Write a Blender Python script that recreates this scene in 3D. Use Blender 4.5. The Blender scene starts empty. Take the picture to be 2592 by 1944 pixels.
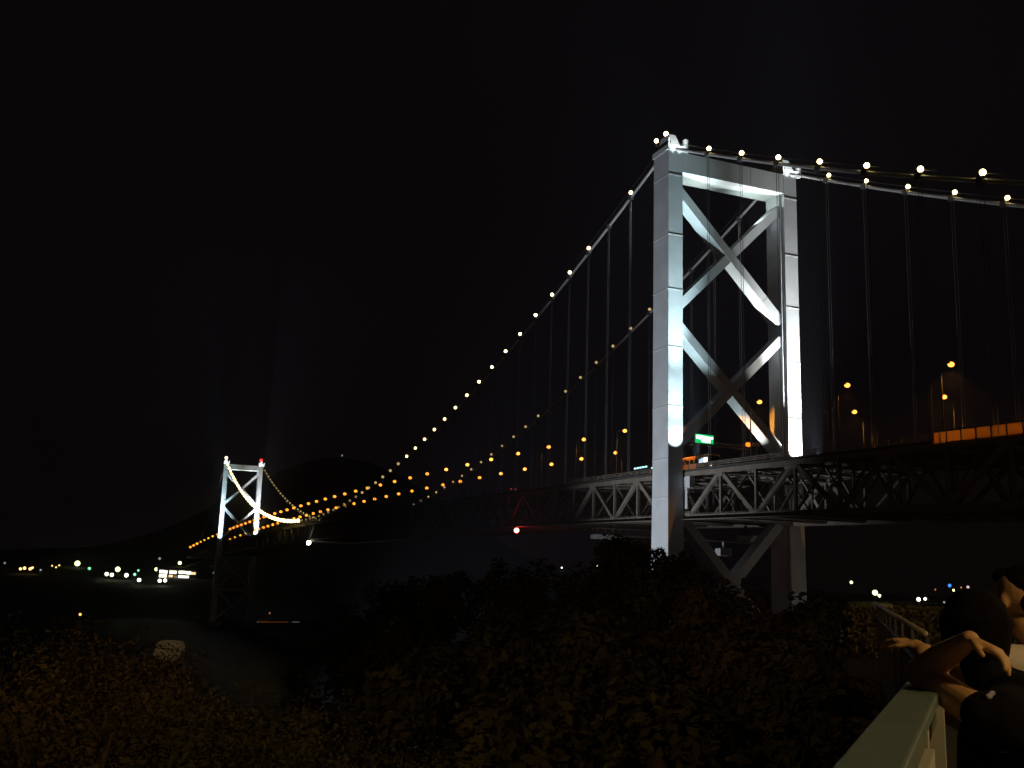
import bpy, bmesh, math, random
from mathutils import Vector, Matrix
from mathutils import noise as mn
random.seed(11)
S = bpy.context.scene
COL = S.collection
rad = math.radians

# ---------------------------------------------------------------- camera
# world axes: X across the bridge, Y along it (0 = big tower, 712 = far tower), Z above the sea
cam_d = bpy.data.cameras.new("camera"); cam = bpy.data.objects.new("camera", cam_d); COL.objects.link(cam)
CAM = Vector((-121.1995, -174.8032, 44.5779))
R = Vector((0.92115419, -0.38793657, 0.03130787)); U = Vector((-0.10220244, -0.16349007, 0.9812368)); F = Vector((0.37553911, 0.90707013, 0.19024762))
cam.matrix_world = Matrix(((R.x, U.x, -F.x, CAM.x), (R.y, U.y, -F.y, CAM.y), (R.z, U.z, -F.z, CAM.z), (0, 0, 0, 1)))
cam_d.sensor_width = 36; cam_d.lens = 35.673; cam_d.clip_start = 0.05; cam_d.clip_end = 60000
S.camera = cam
# ---------------------------------------------------------------- world: clear night sky
W = bpy.data.worlds.new("World"); S.world = W; W.use_nodes = True
wn = W.node_tree; bg = wn.nodes["Background"]
sky = wn.nodes.new("ShaderNodeTexSky"); sky.sky_type = 'NISHITA'; sky.sun_disc = False
sky.sun_elevation = rad(-4.0); sky.sun_rotation = rad(200); sky.air_density = 1.0
mixn = wn.nodes.new("ShaderNodeMix"); mixn.data_type = 'RGBA'; mixn.inputs[0].default_value = 0.97
wn.links.new(sky.outputs[0], mixn.inputs[6]); mixn.inputs[7].default_value = (0.040, 0.028, 0.036, 1)
wn.links.new(mixn.outputs[2], bg.inputs[0]); bg.inputs[1].default_value = 0.055
# weak warm fill light added behind the viewer to lift hills and trees
sun_d = bpy.data.lights.new("sun", 'SUN'); sun_d.energy = 0.010; sun_d.angle = rad(40); sun_d.color = (1.0, 0.80, 0.62)
sun = bpy.data.objects.new("sun", sun_d); COL.objects.link(sun); sun.rotation_euler = Vector((0.45, 0.85, -0.42)).to_track_quat('-Z', 'Y').to_euler()
# ---------------------------------------------------------------- exposure
S.view_settings.view_transform = 'Standard'; S.view_settings.look = 'None'
S.view_settings.exposure = 0; S.view_settings.gamma = 1
S.cycles.sample_clamp_indirect = 3.0
S.cycles.max_bounces = 6
S.cycles.use_denoising = True

# ================================================================ helpers
def mat(name, col, rough=0.6, metal=0.0, nscale=None, namt=0.15, bump=0.0, bscale=None, spec=0.5):
    m = bpy.data.materials.new(name); m.use_nodes = True
    n = m.node_tree.nodes; l = m.node_tree.links; b = n["Principled BSDF"]
    b.inputs["Base Color"].default_value = (*col, 1); b.inputs["Roughness"].default_value = rough
    b.inputs["Metallic"].default_value = metal; b.inputs["Specular IOR Level"].default_value = spec
    tc = n.new("ShaderNodeTexCoord")
    if nscale:
        t = n.new("ShaderNodeTexNoise"); t.inputs["Scale"].default_value = nscale; t.inputs["Detail"].default_value = 6
        l.new(tc.outputs["Object"], t.inputs["Vector"])
        r = n.new("ShaderNodeValToRGB"); r.color_ramp.elements[0].position = 0.3; r.color_ramp.elements[1].position = 0.72
        r.color_ramp.elements[0].color = (*[c * (1 - namt) for c in col], 1); r.color_ramp.elements[1].color = (*[min(1, c * (1 + namt)) for c in col], 1)
        l.new(t.outputs["Fac"], r.inputs[0]); l.new(r.outputs[0], b.inputs["Base Color"])
    if bump:
        t2 = n.new("ShaderNodeTexNoise"); t2.inputs["Scale"].default_value = bscale or 20; t2.inputs["Detail"].default_value = 4
        l.new(tc.outputs["Object"], t2.inputs["Vector"])
        bn = n.new("ShaderNodeBump"); bn.inputs["Strength"].default_value = bump
        l.new(t2.outputs["Fac"], bn.inputs["Height"]); l.new(bn.outputs[0], b.inputs["Normal"])
    return m
def emat(name, col, strength, sample=True):
    m = bpy.data.materials.new(name); m.use_nodes = True
    b = m.node_tree.nodes["Principled BSDF"]
    b.inputs["Base Color"].default_value = (*[min(1, c) for c in col], 1)
    b.inputs["Emission Color"].default_value = (*col, 1); b.inputs["Emission Strength"].default_value = strength
    if not sample: m.cycles.emission_sampling = 'NONE'
    return m

class MB:
    def __init__(s): s.v = []; s.f = []
    def add(s, vs, fs):
        o = len(s.v); s.v += [tuple(p) for p in vs]; s.f += [tuple(i + o for i in f) for f in fs]
    def box(s, c, d, M=None):
        x, y, z = d[0] / 2, d[1] / 2, d[2] / 2
        vs = [Vector((a, b, e)) for a in (-x, x) for b in (-y, y) for e in (-z, z)]
        if M: vs = [M @ p for p in vs]
        s.add([p + Vector(c) for p in vs], [(0, 1, 3, 2), (4, 6, 7, 5), (0, 4, 5, 1), (2, 3, 7, 6), (0, 2, 6, 4), (1, 5, 7, 3)])
    def bb(s, a, b):
        s.box([(a[i] + b[i]) / 2 for i in range(3)], [abs(b[i] - a[i]) for i in range(3)])
    def beam(s, a, b, w, h, side=(0, 1, 0)):
        """rectangular bar a->b; w along `side` direction, h across"""
        a = Vector(a); b = Vector(b); d = (b - a); L = d.length; d.normalize()
        sd = Vector(side); sd = (sd - d * sd.dot(d)).normalized(); up = d.cross(sd)
        M = Matrix((sd, d, up)).transposed()
        s.box((a + b) / 2, (w, L, h), M)
    def tube(s, pts, r, n=8, cap=True):
        pts = [Vector(p) for p in pts]; k = len(pts)
        rs = r if isinstance(r, (list, tuple)) else [r] * k
        vs = []; fs = []
        for i, p in enumerate(pts):
            d = (pts[min(i + 1, k - 1)] - pts[max(i - 1, 0)]).normalized()
            a = Vector((0, 0, 1)) if abs(d.z) < 0.9 else Vector((1, 0, 0))
            x = d.cross(a).normalized(); y = d.cross(x)
            for j in range(n):
                t = 2 * math.pi * j / n; vs.append(p + x * (rs[i] * math.cos(t)) + y * (rs[i] * math.sin(t)))
        for i in range(k - 1):
            for j in range(n):
                fs.append((i * n + j, i * n + (j + 1) % n, (i + 1) * n + (j + 1) % n, (i + 1) * n + j))
        if cap: fs.append(tuple(range(n))[::-1]); fs.append(tuple((k - 1) * n + j for j in range(n)))
        s.add(vs, fs)
    def ball(s, c, r, n=10, m=7):
        if not isinstance(r, (tuple, list)): r = (r, r, r)
        vs = [(c[0], c[1], c[2] + r[2])]; fs = []
        for i in range(1, m):
            t = math.pi * i / m
            for j in range(n):
                p = 2 * math.pi * j / n
                vs.append((c[0] + r[0] * math.sin(t) * math.cos(p), c[1] + r[1] * math.sin(t) * math.sin(p), c[2] + r[2] * math.cos(t)))
        vs.append((c[0], c[1], c[2] - r[2])); e = len(vs) - 1
        for j in range(n):
            fs.append((0, 1 + j, 1 + (j + 1) % n)); fs.append((e, e - n + (j + 1) % n, e - n + j))
        for i in range(m - 2):
            for j in range(n):
                a = 1 + i * n + j; b = 1 + i * n + (j + 1) % n; fs.append((a, a + n, b + n, b))
        s.add(vs, fs)
    def build(s, name, m, parent=None, smooth=False, bevel=0, loc=None):
        me = bpy.data.meshes.new(name); me.from_pydata(s.v, [], s.f); me.materials.append(m)
        if smooth: me.shade_smooth()
        o = bpy.data.objects.new(name, me); COL.objects.link(o)
        if loc: o.location = loc
        if parent: o.parent = parent
        if bevel:
            b = o.modifiers.new("bevel", 'BEVEL'); b.width = bevel; b.segments = 2; b.limit_method = 'ANGLE'
        return o
def tag(o, label=None, cat=None, group=None, kind=None):
    if label: o["label"] = label
    if cat: o["category"] = cat
    if group: o["group"] = group
    if kind: o["kind"] = kind
    return o
def thing(name, label, cat, loc=(0, 0, 0), rz=0, group=None):
    o = bpy.data.objects.new(name, None); COL.objects.link(o); o.location = loc; o.rotation_euler = (0, 0, rz)
    o.empty_display_size = 0.2
    return tag(o, label, cat, group)
def copy_tree(o, parent=None):
    c = o.copy(); COL.objects.link(c); c.parent = parent
    for ch in list(o.children):
        if ch.type != 'LIGHT': copy_tree(ch, c)
    return c
ONES = ['', 'first', 'second', 'third', 'fourth', 'fifth', 'sixth', 'seventh', 'eighth', 'ninth', 'tenth', 'eleventh', 'twelfth', 'thirteenth', 'fourteenth', 'fifteenth', 'sixteenth', 'seventeenth', 'eighteenth', 'nineteenth']
TENS = {2: ('twentieth', 'twenty'), 3: ('thirtieth', 'thirty'), 4: ('fortieth', 'forty'), 5: ('fiftieth', 'fifty'), 6: ('sixtieth', 'sixty')}
def nth(k):
    if k < 20: return ONES[k]
    t, u = divmod(k, 10)
    return TENS[t][0] if u == 0 else TENS[t][1] + '-' + ONES[u]

def spot(name, loc, target, power, col, angle, blend=0.6, radius=0.15, parent=None):
    d = bpy.data.lights.new(name, 'SPOT'); d.energy = power; d.color = col; d.spot_size = rad(angle); d.spot_blend = blend; d.shadow_soft_size = radius
    o = bpy.data.objects.new(name, d); COL.objects.link(o)
    v = Vector(target) - Vector(loc)
    o.rotation_euler = v.to_track_quat('-Z', 'Y').to_euler()
    if parent: o.parent = parent; o.location = Vector(loc) - parent.location
    else: o.location = loc
    return o

# ================================================================ materials
M_tower = mat("tower_paint", (0.52, 0.55, 0.58), 0.5, nscale=0.25, namt=0.10)
M_steel = mat("truss_paint", (0.175, 0.152, 0.13), 0.6, nscale=0.6, namt=0.25)
M_cable = mat("cable_paint", (0.42, 0.42, 0.43), 0.5)
M_rope = mat("hanger_rope", (0.09, 0.09, 0.095), 0.5)
M_asph = mat("asphalt", (0.05, 0.05, 0.05), 0.85, nscale=3)
M_conc = mat("concrete", (0.30, 0.29, 0.27), 0.85, nscale=1.5, namt=0.2, bump=0.2)
M_dark = mat("dark_metal", (0.05, 0.05, 0.05), 0.5)
M_pole = mat("pole_metal", (0.10, 0.10, 0.10), 0.6)
COOL = (0.80, 0.95, 1.0)

# ================================================================ ground, water
def sheet(name, x0, x1, y0, y1, nx, ny, hf, m):
    mb = MB()
    vs = []; fs = []
    for j in range(ny + 1):
        for i in range(nx + 1):
            x = x0 + (x1 - x0) * i / nx; y = y0 + (y1 - y0) * j / ny
            vs.append((x, y, hf(x, y)))
    for j in range(ny):
        for i in range(nx):
            a = j * (nx + 1) + i; fs.append((a, a + 1, a + nx + 2, a + nx + 1))
    mb.add(vs, fs)
    o = mb.build(name, m, smooth=True); tag(o, kind='structure'); return o
def sstep(a, b, t):
    t = max(0, min(1, (t - a) / (b - a))); return t * t * (3 - 2 * t)
def near_h(x, y):
    h = 40.0 - 9 * sstep(-165, -120, y) - 27 * sstep(-125, -12, y) - 12 * sstep(-14, 30, y)
    h += 30 * sstep(30, 140, x) * sstep(40, -60, y)
    h -= 25 * sstep(-150, -300, x)
    return h + 0.8 * mn.noise(Vector((x * 0.05, y * 0.05, 0)))
def far_h(x, y):
    b = sstep(745, 1165, y)
    h = -4 + 40 * b + 265 * math.exp(-(((x - 395) / 330) ** 2 + ((y - 2050) / 420) ** 2)) + 30 * math.exp(-(((x + 250) / 300) ** 2 + ((y - 1900) / 400) ** 2))
    return h
def head_h(x, y):
    return -4 + 40 * sstep(430, 560, x - 0.1 * (y - 550)) * sstep(640 + 800, 800, y)
M_ground = mat("hillside_soil", (0.05, 0.05, 0.03), 0.95, nscale=0.3, namt=0.4)
M_far = mat("far_hill", (0.035, 0.045, 0.03), 0.95, nscale=0.02, namt=0.4)
sheet("hillside", -420, 460, -330, 45, 110, 60, near_h, M_ground)
sheet("far_hills", -1600, 2600, 742, 3400, 70, 60, far_h, M_far)
sheet("headland", 400, 2400, 60, 741, 50, 24, head_h, M_far)
M_water = mat("sea_water", (0.012, 0.006, 0.010), 0.55, bump=0.6, bscale=0.12, spec=0.03)
w = MB(); w.add([(-30000, -30000, 0), (30000, -30000, 0), (30000, 30000, 0), (-30000, 30000, 0)], [(0, 1, 2, 3)])
tag(w.build("water", M_water), kind='structure')

# ================================================================ THE BRIDGE
D = 10.33
def camber(y): return 3.77 * (1 - ((y - 356) / 356.0) ** 2)
def cable_z(y):
    if y <= 0: return 136.2 + 0.5064 * y + 0.00057 * y * y
    if y <= 712: return 136.09 - 4 * 64.85 * (y / 712) * (1 - y / 712)
    d = y - 712; return 136.2 - 0.5064 * d + 0.00057 * d * d
bridge = thing("suspension_bridge", "long white floodlit suspension bridge with two braced towers and a truss deck over the strait", "bridge")
Y0, Y1 = -150.0, 712 + 290.0
# main cables
for sx in (-14.6, 14.6):
    mb = MB()
    ys = [Y0 + i * 5 for i in range(int(-Y0 / 5))] + [i * 8 for i in range(90)] + [712 + i * 5 for i in range(31)]
    mb.tube([(sx, y, cable_z(y)) for y in ys], 0.32, 8)
    cb = mb.build("main_cable", M_cable, bridge, smooth=True)
    # hand ropes above the cable
    for s2 in (-0.55, 0.55):
        h = MB(); h.tube([(sx + s2, y, cable_z(y) + 1.15) for y in ys], 0.03, 4); h.build("hand_rope", M_rope, cb)
# hangers : pairs of ropes at every node
main_nodes = [15.97 + D * k for k in range(-1 + 1, 67)]
side_nodes = [-15.0 - 10.83 * k for k in range(0, 12)]
hl = []
for y in main_nodes + side_nodes:
    if y > 700: continue
    for sx in (-14.6, 14.6): hl.append((abs(y + 60), sx, y))
hl.sort()
stuff = MB()
for i, (_, sx, y) in enumerate(hl):
    mb = MB() if i < 98 else stuff
    zt = cable_z(y); zb = 66.9 + camber(y)
    if zt - zb < 0.8: continue
    for dy in (-0.32, 0.32): mb.tube([(sx, y + dy, zt - 0.2), (sx, y + dy, zb)], 0.055, 5, cap=False)
    if i < 98:
        mb.box((sx, y, zt), (0.95, 1.1, 0.95)); mb.build("hanger", M_rope, bridge)
tag(stuff.build("hanger", M_rope, bridge), kind='stuff')
# trusses
TX = 12.2
def zt_(y): return 66.4 + camber(y)
def zb_(y): return 57.9 + camber(y)
nodes = [15.97 - D + D * k for k in range(0, 69)]          # 5.64 ... : even index = bottom node, odd = top node
snodes = [-4.2 - 10.83 * k for k in range(0, 14)]
for sx in (-TX, TX):
    st = MB()
    ys = [Y0] + sorted(snodes) + nodes + [Y1]
    ys = sorted(set(round(y, 2) for y in ys if Y0 <= y <= Y1))
    for a, b in zip(ys, ys[1:]): st.beam((sx, a, zt_(a)), (sx, b, zt_(b)), 0.85, 0.85, (1, 0, 0))
    tr = st.build("side_truss", M_steel, bridge)
    bc = MB()
    for a, b in zip(ys, ys[1:]): bc.beam((sx, a, zb_(a)), (sx, b, zb_(b)), 0.85, 0.95, (1, 0, 0))
    bc.build("bottom_chord", M_steel, tr)
    rest = MB(); restp = MB()
    def member(y0, y1, k):
        # k even: y0 is a bottom node
        a = (sx, y0, zb_(y0) if k % 2 == 0 else zt_(y0)); b = (sx, y1, zt_(y1) if k % 2 == 0 else zb_(y1))
        near = -100 < y0 < 110
        m_ = MB() if near else rest
        m_.beam(a, b, 0.62, 0.75, (1, 0, 0))
        g = Vector(a); m_.box((sx, g.y, g.z + (0.5 if k % 2 == 0 else -0.5)), (0.9, 2.0, 1.2))
        if near: m_.build("diagonal", M_steel, tr)
        p_ = MB() if near else restp
        p_.bb((sx - 0.24, y1 - 0.24, zb_(y1) + 0.5), (sx + 0.24, y1 + 0.24, zt_(y1) - 0.45))
        if near: p_.build("post", M_steel, tr)
    for k in range(len(nodes) - 1): member(nodes[k], nodes[k + 1], k)
    for k in range(len(snodes) - 1): member(snodes[k], snodes[k + 1], k)
    tag(rest.build("diagonal", M_steel, tr), kind='stuff'); tag(restp.build("post", M_steel, tr), kind='stuff')
    # service walkway rail along the bottom chord
    wr = MB()
    for a, b in zip(ys, ys[1:]):
        o_ = 0.9 if sx > 0 else -0.9
        wr.beam((sx + o_, a, zb_(a) - 0.45), (sx + o_, b, zb_(b) - 0.45), 0.9, 0.08, (1, 0, 0)); wr.beam((sx + o_, a, zb_(a) + 0.6), (sx + o_, b, zb_(b) + 0.6), 0.06, 0.06, (1, 0, 0))
    wr.build("service_walkway", M_steel, tr)
# floor frames and laterals
ff = MB()
alln = sorted(snodes + nodes)
for i, y in enumerate(alln):
    zt, zb = zt_(y), zb_(y)
    ff.bb((-TX, y - 0.25, zt - 0.5), (TX, y + 0.25, zt + 0.2)); ff.bb((-TX, y - 0.2, zb - 0.3), (TX, y + 0.2, zb + 0.25))
    for k in range(4):
        a = -TX + 2 * TX * k / 4; b = -TX + 2 * TX * (k + 1) / 4
        z0, z1 = (zb, zt) if k % 2 == 0 else (zt, zb)
        ff.beam((a, y, z0), (b, y, z1), 0.34, 0.34)
    ff.bb((-0.15, y - 0.15, zb), (0.15, y + 0.15, zt))
    if i + 1 < len(alln):
        y2 = alln[i + 1]
        ff.beam((-TX, y, zb), (TX, y2, zb_(y2)), 0.35, 0.3, (1, 0, 0)); ff.beam((TX, y, zb - 0.04), (-TX, y2, zb_(y2) - 0.04), 0.35, 0.3, (1, 0, 0))
        ff.beam((-TX, y, zt - 0.6), (TX, y2, zt_(y2) - 0.6), 0.3, 0.25, (1, 0, 0)); ff.beam((TX, y, zt - 0.66), (-TX, y2, zt_(y2) - 0.66), 0.3, 0.25, (1, 0, 0))
ff.build("floor_frame", M_steel, bridge)
dk = MB(); sr = MB()
ys = [Y0] + alln + [Y1]
for a, b in zip(ys, ys[1:]):
    if b - a < 0.1: continue
    za, zb = zt_(a) + 0.55, zt_(b) + 0.55
    dk.add([(-12.6, a, za), (12.6, a, za), (12.6, b, zb), (-12.6, b, zb), (-12.6, a, za + .35), (12.6, a, za + .35), (12.6, b, zb + .35), (-12.6, b, zb + .35)],
           [(0, 3, 2, 1), (4, 5, 6, 7), (0, 1, 5, 4), (2, 3, 7, 6), (0, 4, 7, 3), (1, 2, 6, 5)])
    for x in (-9.5, -6.3, -3.1, 0, 3.1, 6.3, 9.5): sr.beam((x, a, za - 0.36), (x, b, zb - 0.36), 0.3, 0.66, (1, 0, 0))
dk.build("deck_slab", M_asph, bridge); sr.build("stringer", M_steel, bridge)
for sx in (-12.3, 0, 12.3):
    pp = MB(); sp = MB()
    for a, b in zip(ys, ys[1:]):
        if b - a < 0.1: continue
        for hgt in ((0.35, 0.65, 0.95) if sx else (0.5, 0.85)): pp.beam((sx, a, zt_(a) + .9 + hgt), (sx, b, zt_(b) + .9 + hgt), 0.1, 0.1, (1, 0, 0))
        for q in range(4):
            y = a + (b - a) * q / 4; pp.bb((sx - .06, y - .06, zt_(y) + .88), (sx + .06, y + .06, zt_(y) + 1.9 - (0 if sx else .1)))
    pp.build("guard_rail" if sx else "median_rail", M_steel, bridge)
# noise barrier of the side span (sodium-lit panels)
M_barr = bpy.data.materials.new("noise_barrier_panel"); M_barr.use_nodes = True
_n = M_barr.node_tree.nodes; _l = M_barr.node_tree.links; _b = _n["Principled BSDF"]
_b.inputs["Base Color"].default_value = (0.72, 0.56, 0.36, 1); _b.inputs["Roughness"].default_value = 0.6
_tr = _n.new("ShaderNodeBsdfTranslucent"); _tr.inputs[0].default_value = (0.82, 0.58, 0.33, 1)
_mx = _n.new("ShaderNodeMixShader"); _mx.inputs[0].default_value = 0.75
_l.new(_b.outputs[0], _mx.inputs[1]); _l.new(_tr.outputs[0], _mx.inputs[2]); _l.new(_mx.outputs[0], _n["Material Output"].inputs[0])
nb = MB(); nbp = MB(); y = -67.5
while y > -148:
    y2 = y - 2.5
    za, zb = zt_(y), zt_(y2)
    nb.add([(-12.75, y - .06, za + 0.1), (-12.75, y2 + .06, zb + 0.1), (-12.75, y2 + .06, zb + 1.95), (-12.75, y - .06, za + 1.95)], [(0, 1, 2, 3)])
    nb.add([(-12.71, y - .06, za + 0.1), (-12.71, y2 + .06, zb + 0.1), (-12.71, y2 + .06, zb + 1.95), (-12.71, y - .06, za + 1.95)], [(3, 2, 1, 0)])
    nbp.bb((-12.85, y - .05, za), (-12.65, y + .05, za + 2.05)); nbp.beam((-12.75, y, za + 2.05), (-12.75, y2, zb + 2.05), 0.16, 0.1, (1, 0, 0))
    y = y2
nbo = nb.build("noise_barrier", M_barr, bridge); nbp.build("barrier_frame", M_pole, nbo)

# towers
LX = 14.6
def make_tower(y0):
    top = 134.2
    t = MB()
    t.bb((-LX + 1.75, y0 - 2.95, 129.8), (LX - 1.75, y0 + 2.95, top - 0.05))             # portal beam
    for x in (-4.3, 4.3): t.bb((x - .05, y0 - 2.99, 129.78), (x + .05, y0 + 2.99, top - 0.03))
    tw = t.build("tower", M_tower, bridge, bevel=0)
    t = MB(); t.bb((-LX + 1.75, y0 - 2.2, 28.6), (LX - 1.75, y0 + 2.2, 31.4)); t.build("strut", M_tower, tw)
    for s in (-1, 1):
        l = MB()
        # stepped box leg, slightly wider towards the foot
        def ring(z, k):
            w = 1.68 + k; d = 3.0 + k * 2.0; i = 0.4
            pts = [(-w, -d), (w - 0.0, -d), (w, -d + 1.0), (w + i, -d + 1.0), (w + i, d - 0.2), (w, d - 0.2), (w, d), (-w, d)]
            return [(s * -LX * -1 * 1.0 - s * px, y0 + py, z) for px, py in pts]
        zs = [(4.0, 0.5), (40.0, 0.15), (66.0, 0.0), (top, 0.0)]
        vs = []; n = 8
        for z, k in zs: vs += ring(z, k)
        fs = []
        for i in range(len(zs) - 1):
            for j in range(n):
                q = (i * n + j, i * n + (j + 1) % n, (i + 1) * n + (j + 1) % n, (i + 1) * n + j)
                fs.append(q if s > 0 else q[::-1])
        fs.append(tuple(range((len(zs) - 1) * n, len(zs) * n)) if s > 0 else tuple(range((len(zs) - 1) * n, len(zs) * n))[::-1])
        l.add(vs, fs)
        bm = bmesh.new(); tmp = bpy.data.meshes.new("t"); tmp.from_pydata(l.v, [], l.f); bm.from_mesh(tmp); bmesh.ops.recalc_face_normals(bm, faces=bm.faces)
        me = bpy.data.meshes.new("leg"); bm.to_mesh(me); bm.free(); me.materials.append(M_tower)
        leg = bpy.data.objects.new("leg", me); COL.objects.link(leg); leg.parent = tw
        # splice ledges where the leg sections are bolted together
        sl = MB()
        for z in (128.8, 115.7, 104.0, 91.9, 79.8, 69.2, 61.6, 50.5, 39.5, 28.5, 17.5):
            k = 0.0 if z > 66 else 0.15 * (66 - z) / 26
            sl.bb((s * LX - 1.75 - k, y0 - 3.07 - 2 * k, z - 0.12), (s * LX + 1.75 + k, y0 + 3.07 + 2 * k, z + 0.12))
        sl.build("splice_band", M_tower, leg) if False else sl.build("splice_band", M_tower, tw)
        sd = MB()
        cx = s * LX
        sd.bb((cx - 1.95, y0 - 3.3, top), (cx + 1.95, y0 + 3.3, top + 1.2))
        sd.add([(cx - 1.1, y0 - 3.1, top + 1.2), (cx + 1.1, y0 - 3.1, top + 1.2), (cx + 1.1, y0 + 3.1, top + 1.2), (cx - 1.1, y0 + 3.1, top + 1.2),
                (cx - 0.85, y0 - 1.6, top + 4.2), (cx + 0.85, y0 - 1.6, top + 4.2), (cx + 0.85, y0 + 1.6, top + 4.2), (cx - 0.85, y0 + 1.6, top + 4.2)],
               [(0, 1, 5, 4), (1, 2, 6, 5), (2, 3, 7, 6), (3, 0, 4, 7), (4, 5, 6, 7), (3, 2, 1, 0)])
        sd.bb((cx + 2.1, y0 - 3.2, top), (cx + 3.0, y0 - 2.3, top + 3.0)); sd.bb((cx - 1.9, y0 - 3.2, top + 1.2), (cx - 1.5, y0 - 2.8, top + 2.6))
        sd.bb((cx + 2.1, y0 + 2.3, top), (cx + 2.9, y0 + 3.1, top + 2.4))
        sd.build("saddle", M_tower, tw, bevel=0.08)
        pr = MB(); pr.bb((cx - 6, y0 - 8, -8), (cx + 6, y0 + 8, 4.0)); pr.build("pier", M_conc, tw, bevel=0.3)
    # diagonal bracing, each diagonal its own box girder
    X = LX - 1.7
    def brace(x0, z0, x1, z1, w=3.1):
        b = MB(); b.beam((x0, y0, z0), (x1, y0, z1), w, 1.85, (0, 1, 0))
        for t_ in (0.17, 0.83):
            p = Vector((x0, y0, z0)).lerp(Vector((x1, y0, z1)), t_); q = Vector((x0, y0, z0)).lerp(Vector((x1, y0, z1)), t_ + 0.006)
            b.beam(p, q, w + 0.06, 1.93, (0, 1, 0))
        b.build("cross_brace", M_tower, tw)
    for zt, zb in ((126.6, 101.0), (97.2, 72.4), (59.0, 31.6), (28.4, 6.0)):
        brace(-X, zt, X, zb); brace(-X, zb, X, zt, 3.0)
    return tw
make_tower(0.0); make_tower(712.0)
# brackets where the truss bears on the legs
for y0 in (0, 712):
    for s in (-1, 1):
        z = zb_(y0)
        br = MB(); br.bb((s * 12.75, y0 - 3.0, z + 5.6), (s * 11.6, y0 - 5.2, z + 7.9)); br.bb((s * 12.8, y0 - 3.6, z + 1.6), (s * 12.3, y0 - 4.4, z + 5.7))
        br.build("bearing_bracket", M_tower, bridge)

# ================================================================ lamps
M_bulb_w = emat("cable_lamp_bright", (1.0, 0.74, 0.30), 14, True)
M_bulb_m = emat("cable_lamp_mid", (1.0, 0.72, 0.28), 4.0, False)
M_bulb_d = emat("cable_lamp_dim", (0.8, 0.56, 0.24), 0.7, False)
M_bulb_c = emat("cable_lamp_chain", (1.0, 0.74, 0.24), 13.0, False)
M_bulb_x = emat("cable_lamp_faint", (0.6, 0.44, 0.2), 0.35, False)
M_road = emat("sodium_bulb", (1.0, 0.34, 0.05), 3.6, False)
M_roadf = emat("sodium_bulb_far", (1.0, 0.33, 0.03), 2.1, False)
def lamp_proto(name, r, mb_):
    t = thing(name, "x", "cable lamp")
    b = MB(); b.bb((-.08, -.08, -1.2), (.08, .08, -r * 0.6)); b.bb((-.4, -.12, -1.25), (.4, .12, -1.1)); b.build("bracket", M_pole, t)
    g = MB(); g.ball((0, 0, 0), r, 10, 7); g.build("bulb", mb_, t, smooth=True)
    return t
protos = {}
def cable_lamp(sx, y, r, m, label, group):
    key = (round(r, 2), m.name)
    if key not in protos: protos[key] = lamp_proto("cable_lamp", r, m); o = protos[key]
    else: o = copy_tree(protos[key])
    o.location = (sx, y, cable_z(y) + 1.2)
    tag(o, label, "cable lamp", group)
# side span
for k in range(12):
    y = -15.3 - 10.83 * k
    if y < -140: break
    cable_lamp(-LX, y, 0.44, M_bulb_w, "bright lamp on the upper right-hand cable, %s right of the big tower's left leg" % nth(k + 1), "lamps on the near side-span cable")
    cable_lamp(LX, y - 0.4, 0.40, M_bulb_w, "smaller lamp on the lower right-hand cable, %s right of the big tower's right leg" % nth(k + 1), "lamps on the far side-span cable")
cable_lamp(-LX, 0.9, 0.50, M_bulb_w, "bright round lamp right on top of the big tower's left saddle", "lamps on the big tower top")
cable_lamp(-LX, 4.9, 0.46, M_bulb_w, "bright round lamp at the back corner of the big tower's left leg top", "lamps on the big tower top")
n1 = n2 = 0
for k in range(0, 67):
    y = 15.97 + D * k
    if y > 700: break
    if k != 1:
        n1 += 1
        if y < 110: r, m = 0.42, M_bulb_w
        elif y < 190: r, m = 0.52, M_bulb_m
        elif y < 245: r, m = 0.55, M_bulb_d
        elif y < 372: r, m = 0.55, M_bulb_x
        elif y < 560: r, m = 0.95, M_bulb_c
        else: r, m = 0.85, M_bulb_c
        lab = ("%s lamp down the outer main cable from the big tower's top" % nth(n1)) if y < 300 else ("lamp in the bright chain up to the far tower's left leg, %s from its top" % nth(67 - k))
        if y >= 300 and y < 372: lab = "faint lamp low on the outer main cable at mid-span, %s from the big tower" % nth(n1)
        cable_lamp(-LX, y, r, m, lab, "lamps on the outer main cable")
    n2 += 1
    m = M_bulb_d if y < 245 and y > 45 else M_bulb_x
    if y > 372: m = M_bulb_d
    if k not in (6 + 4,) and not (y <= 45):
        cable_lamp(LX, y, 0.42 if y < 245 else 0.55, m, ("dim yellow lamp on the inner main cable, %s down from the big tower" % nth(n2)) if y < 372 else ("dull lamp in the faint chain up to the far tower's right leg, %s from top" % nth(67 - k)), "lamps on the inner main cable")
# far tower top lamps
cable_lamp(-LX, 712, 1.3, emat("tower_lamp_warm", (1.0, 0.82, 0.45), 3.5, False), "warm lamp on top of the far tower's left leg", "lamps on the far tower top")
cable_lamp(LX, 712, 1.3, emat("tower_lamp_red", (1.0, 0.02, 0.02), 3.0, False), "red aircraft warning lamp on top of the far tower's right leg", "lamps on the far tower top")
for o in list(COL.objects):
    if o.get("category") == "cable lamp" and abs(o.location.y - 712) < 1: o.location.z = 712 and 139.5
    if o.get("category") == "cable lamp" and 0 < o.location.y < 5: o.location.z = 139.6
redlamp = thing("warning_lamp", "small red warning lamp under a warm lamp above the big tower's portal beam", "warning lamp", (-LX + 0.0, -36.6, cable_z(-36.6) + 0.45))
g = MB(); g.ball((0, 0, 0), 0.22); g.build("bulb", emat("red_bulb", (1, .02, .02), 8, False), redlamp)

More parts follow.
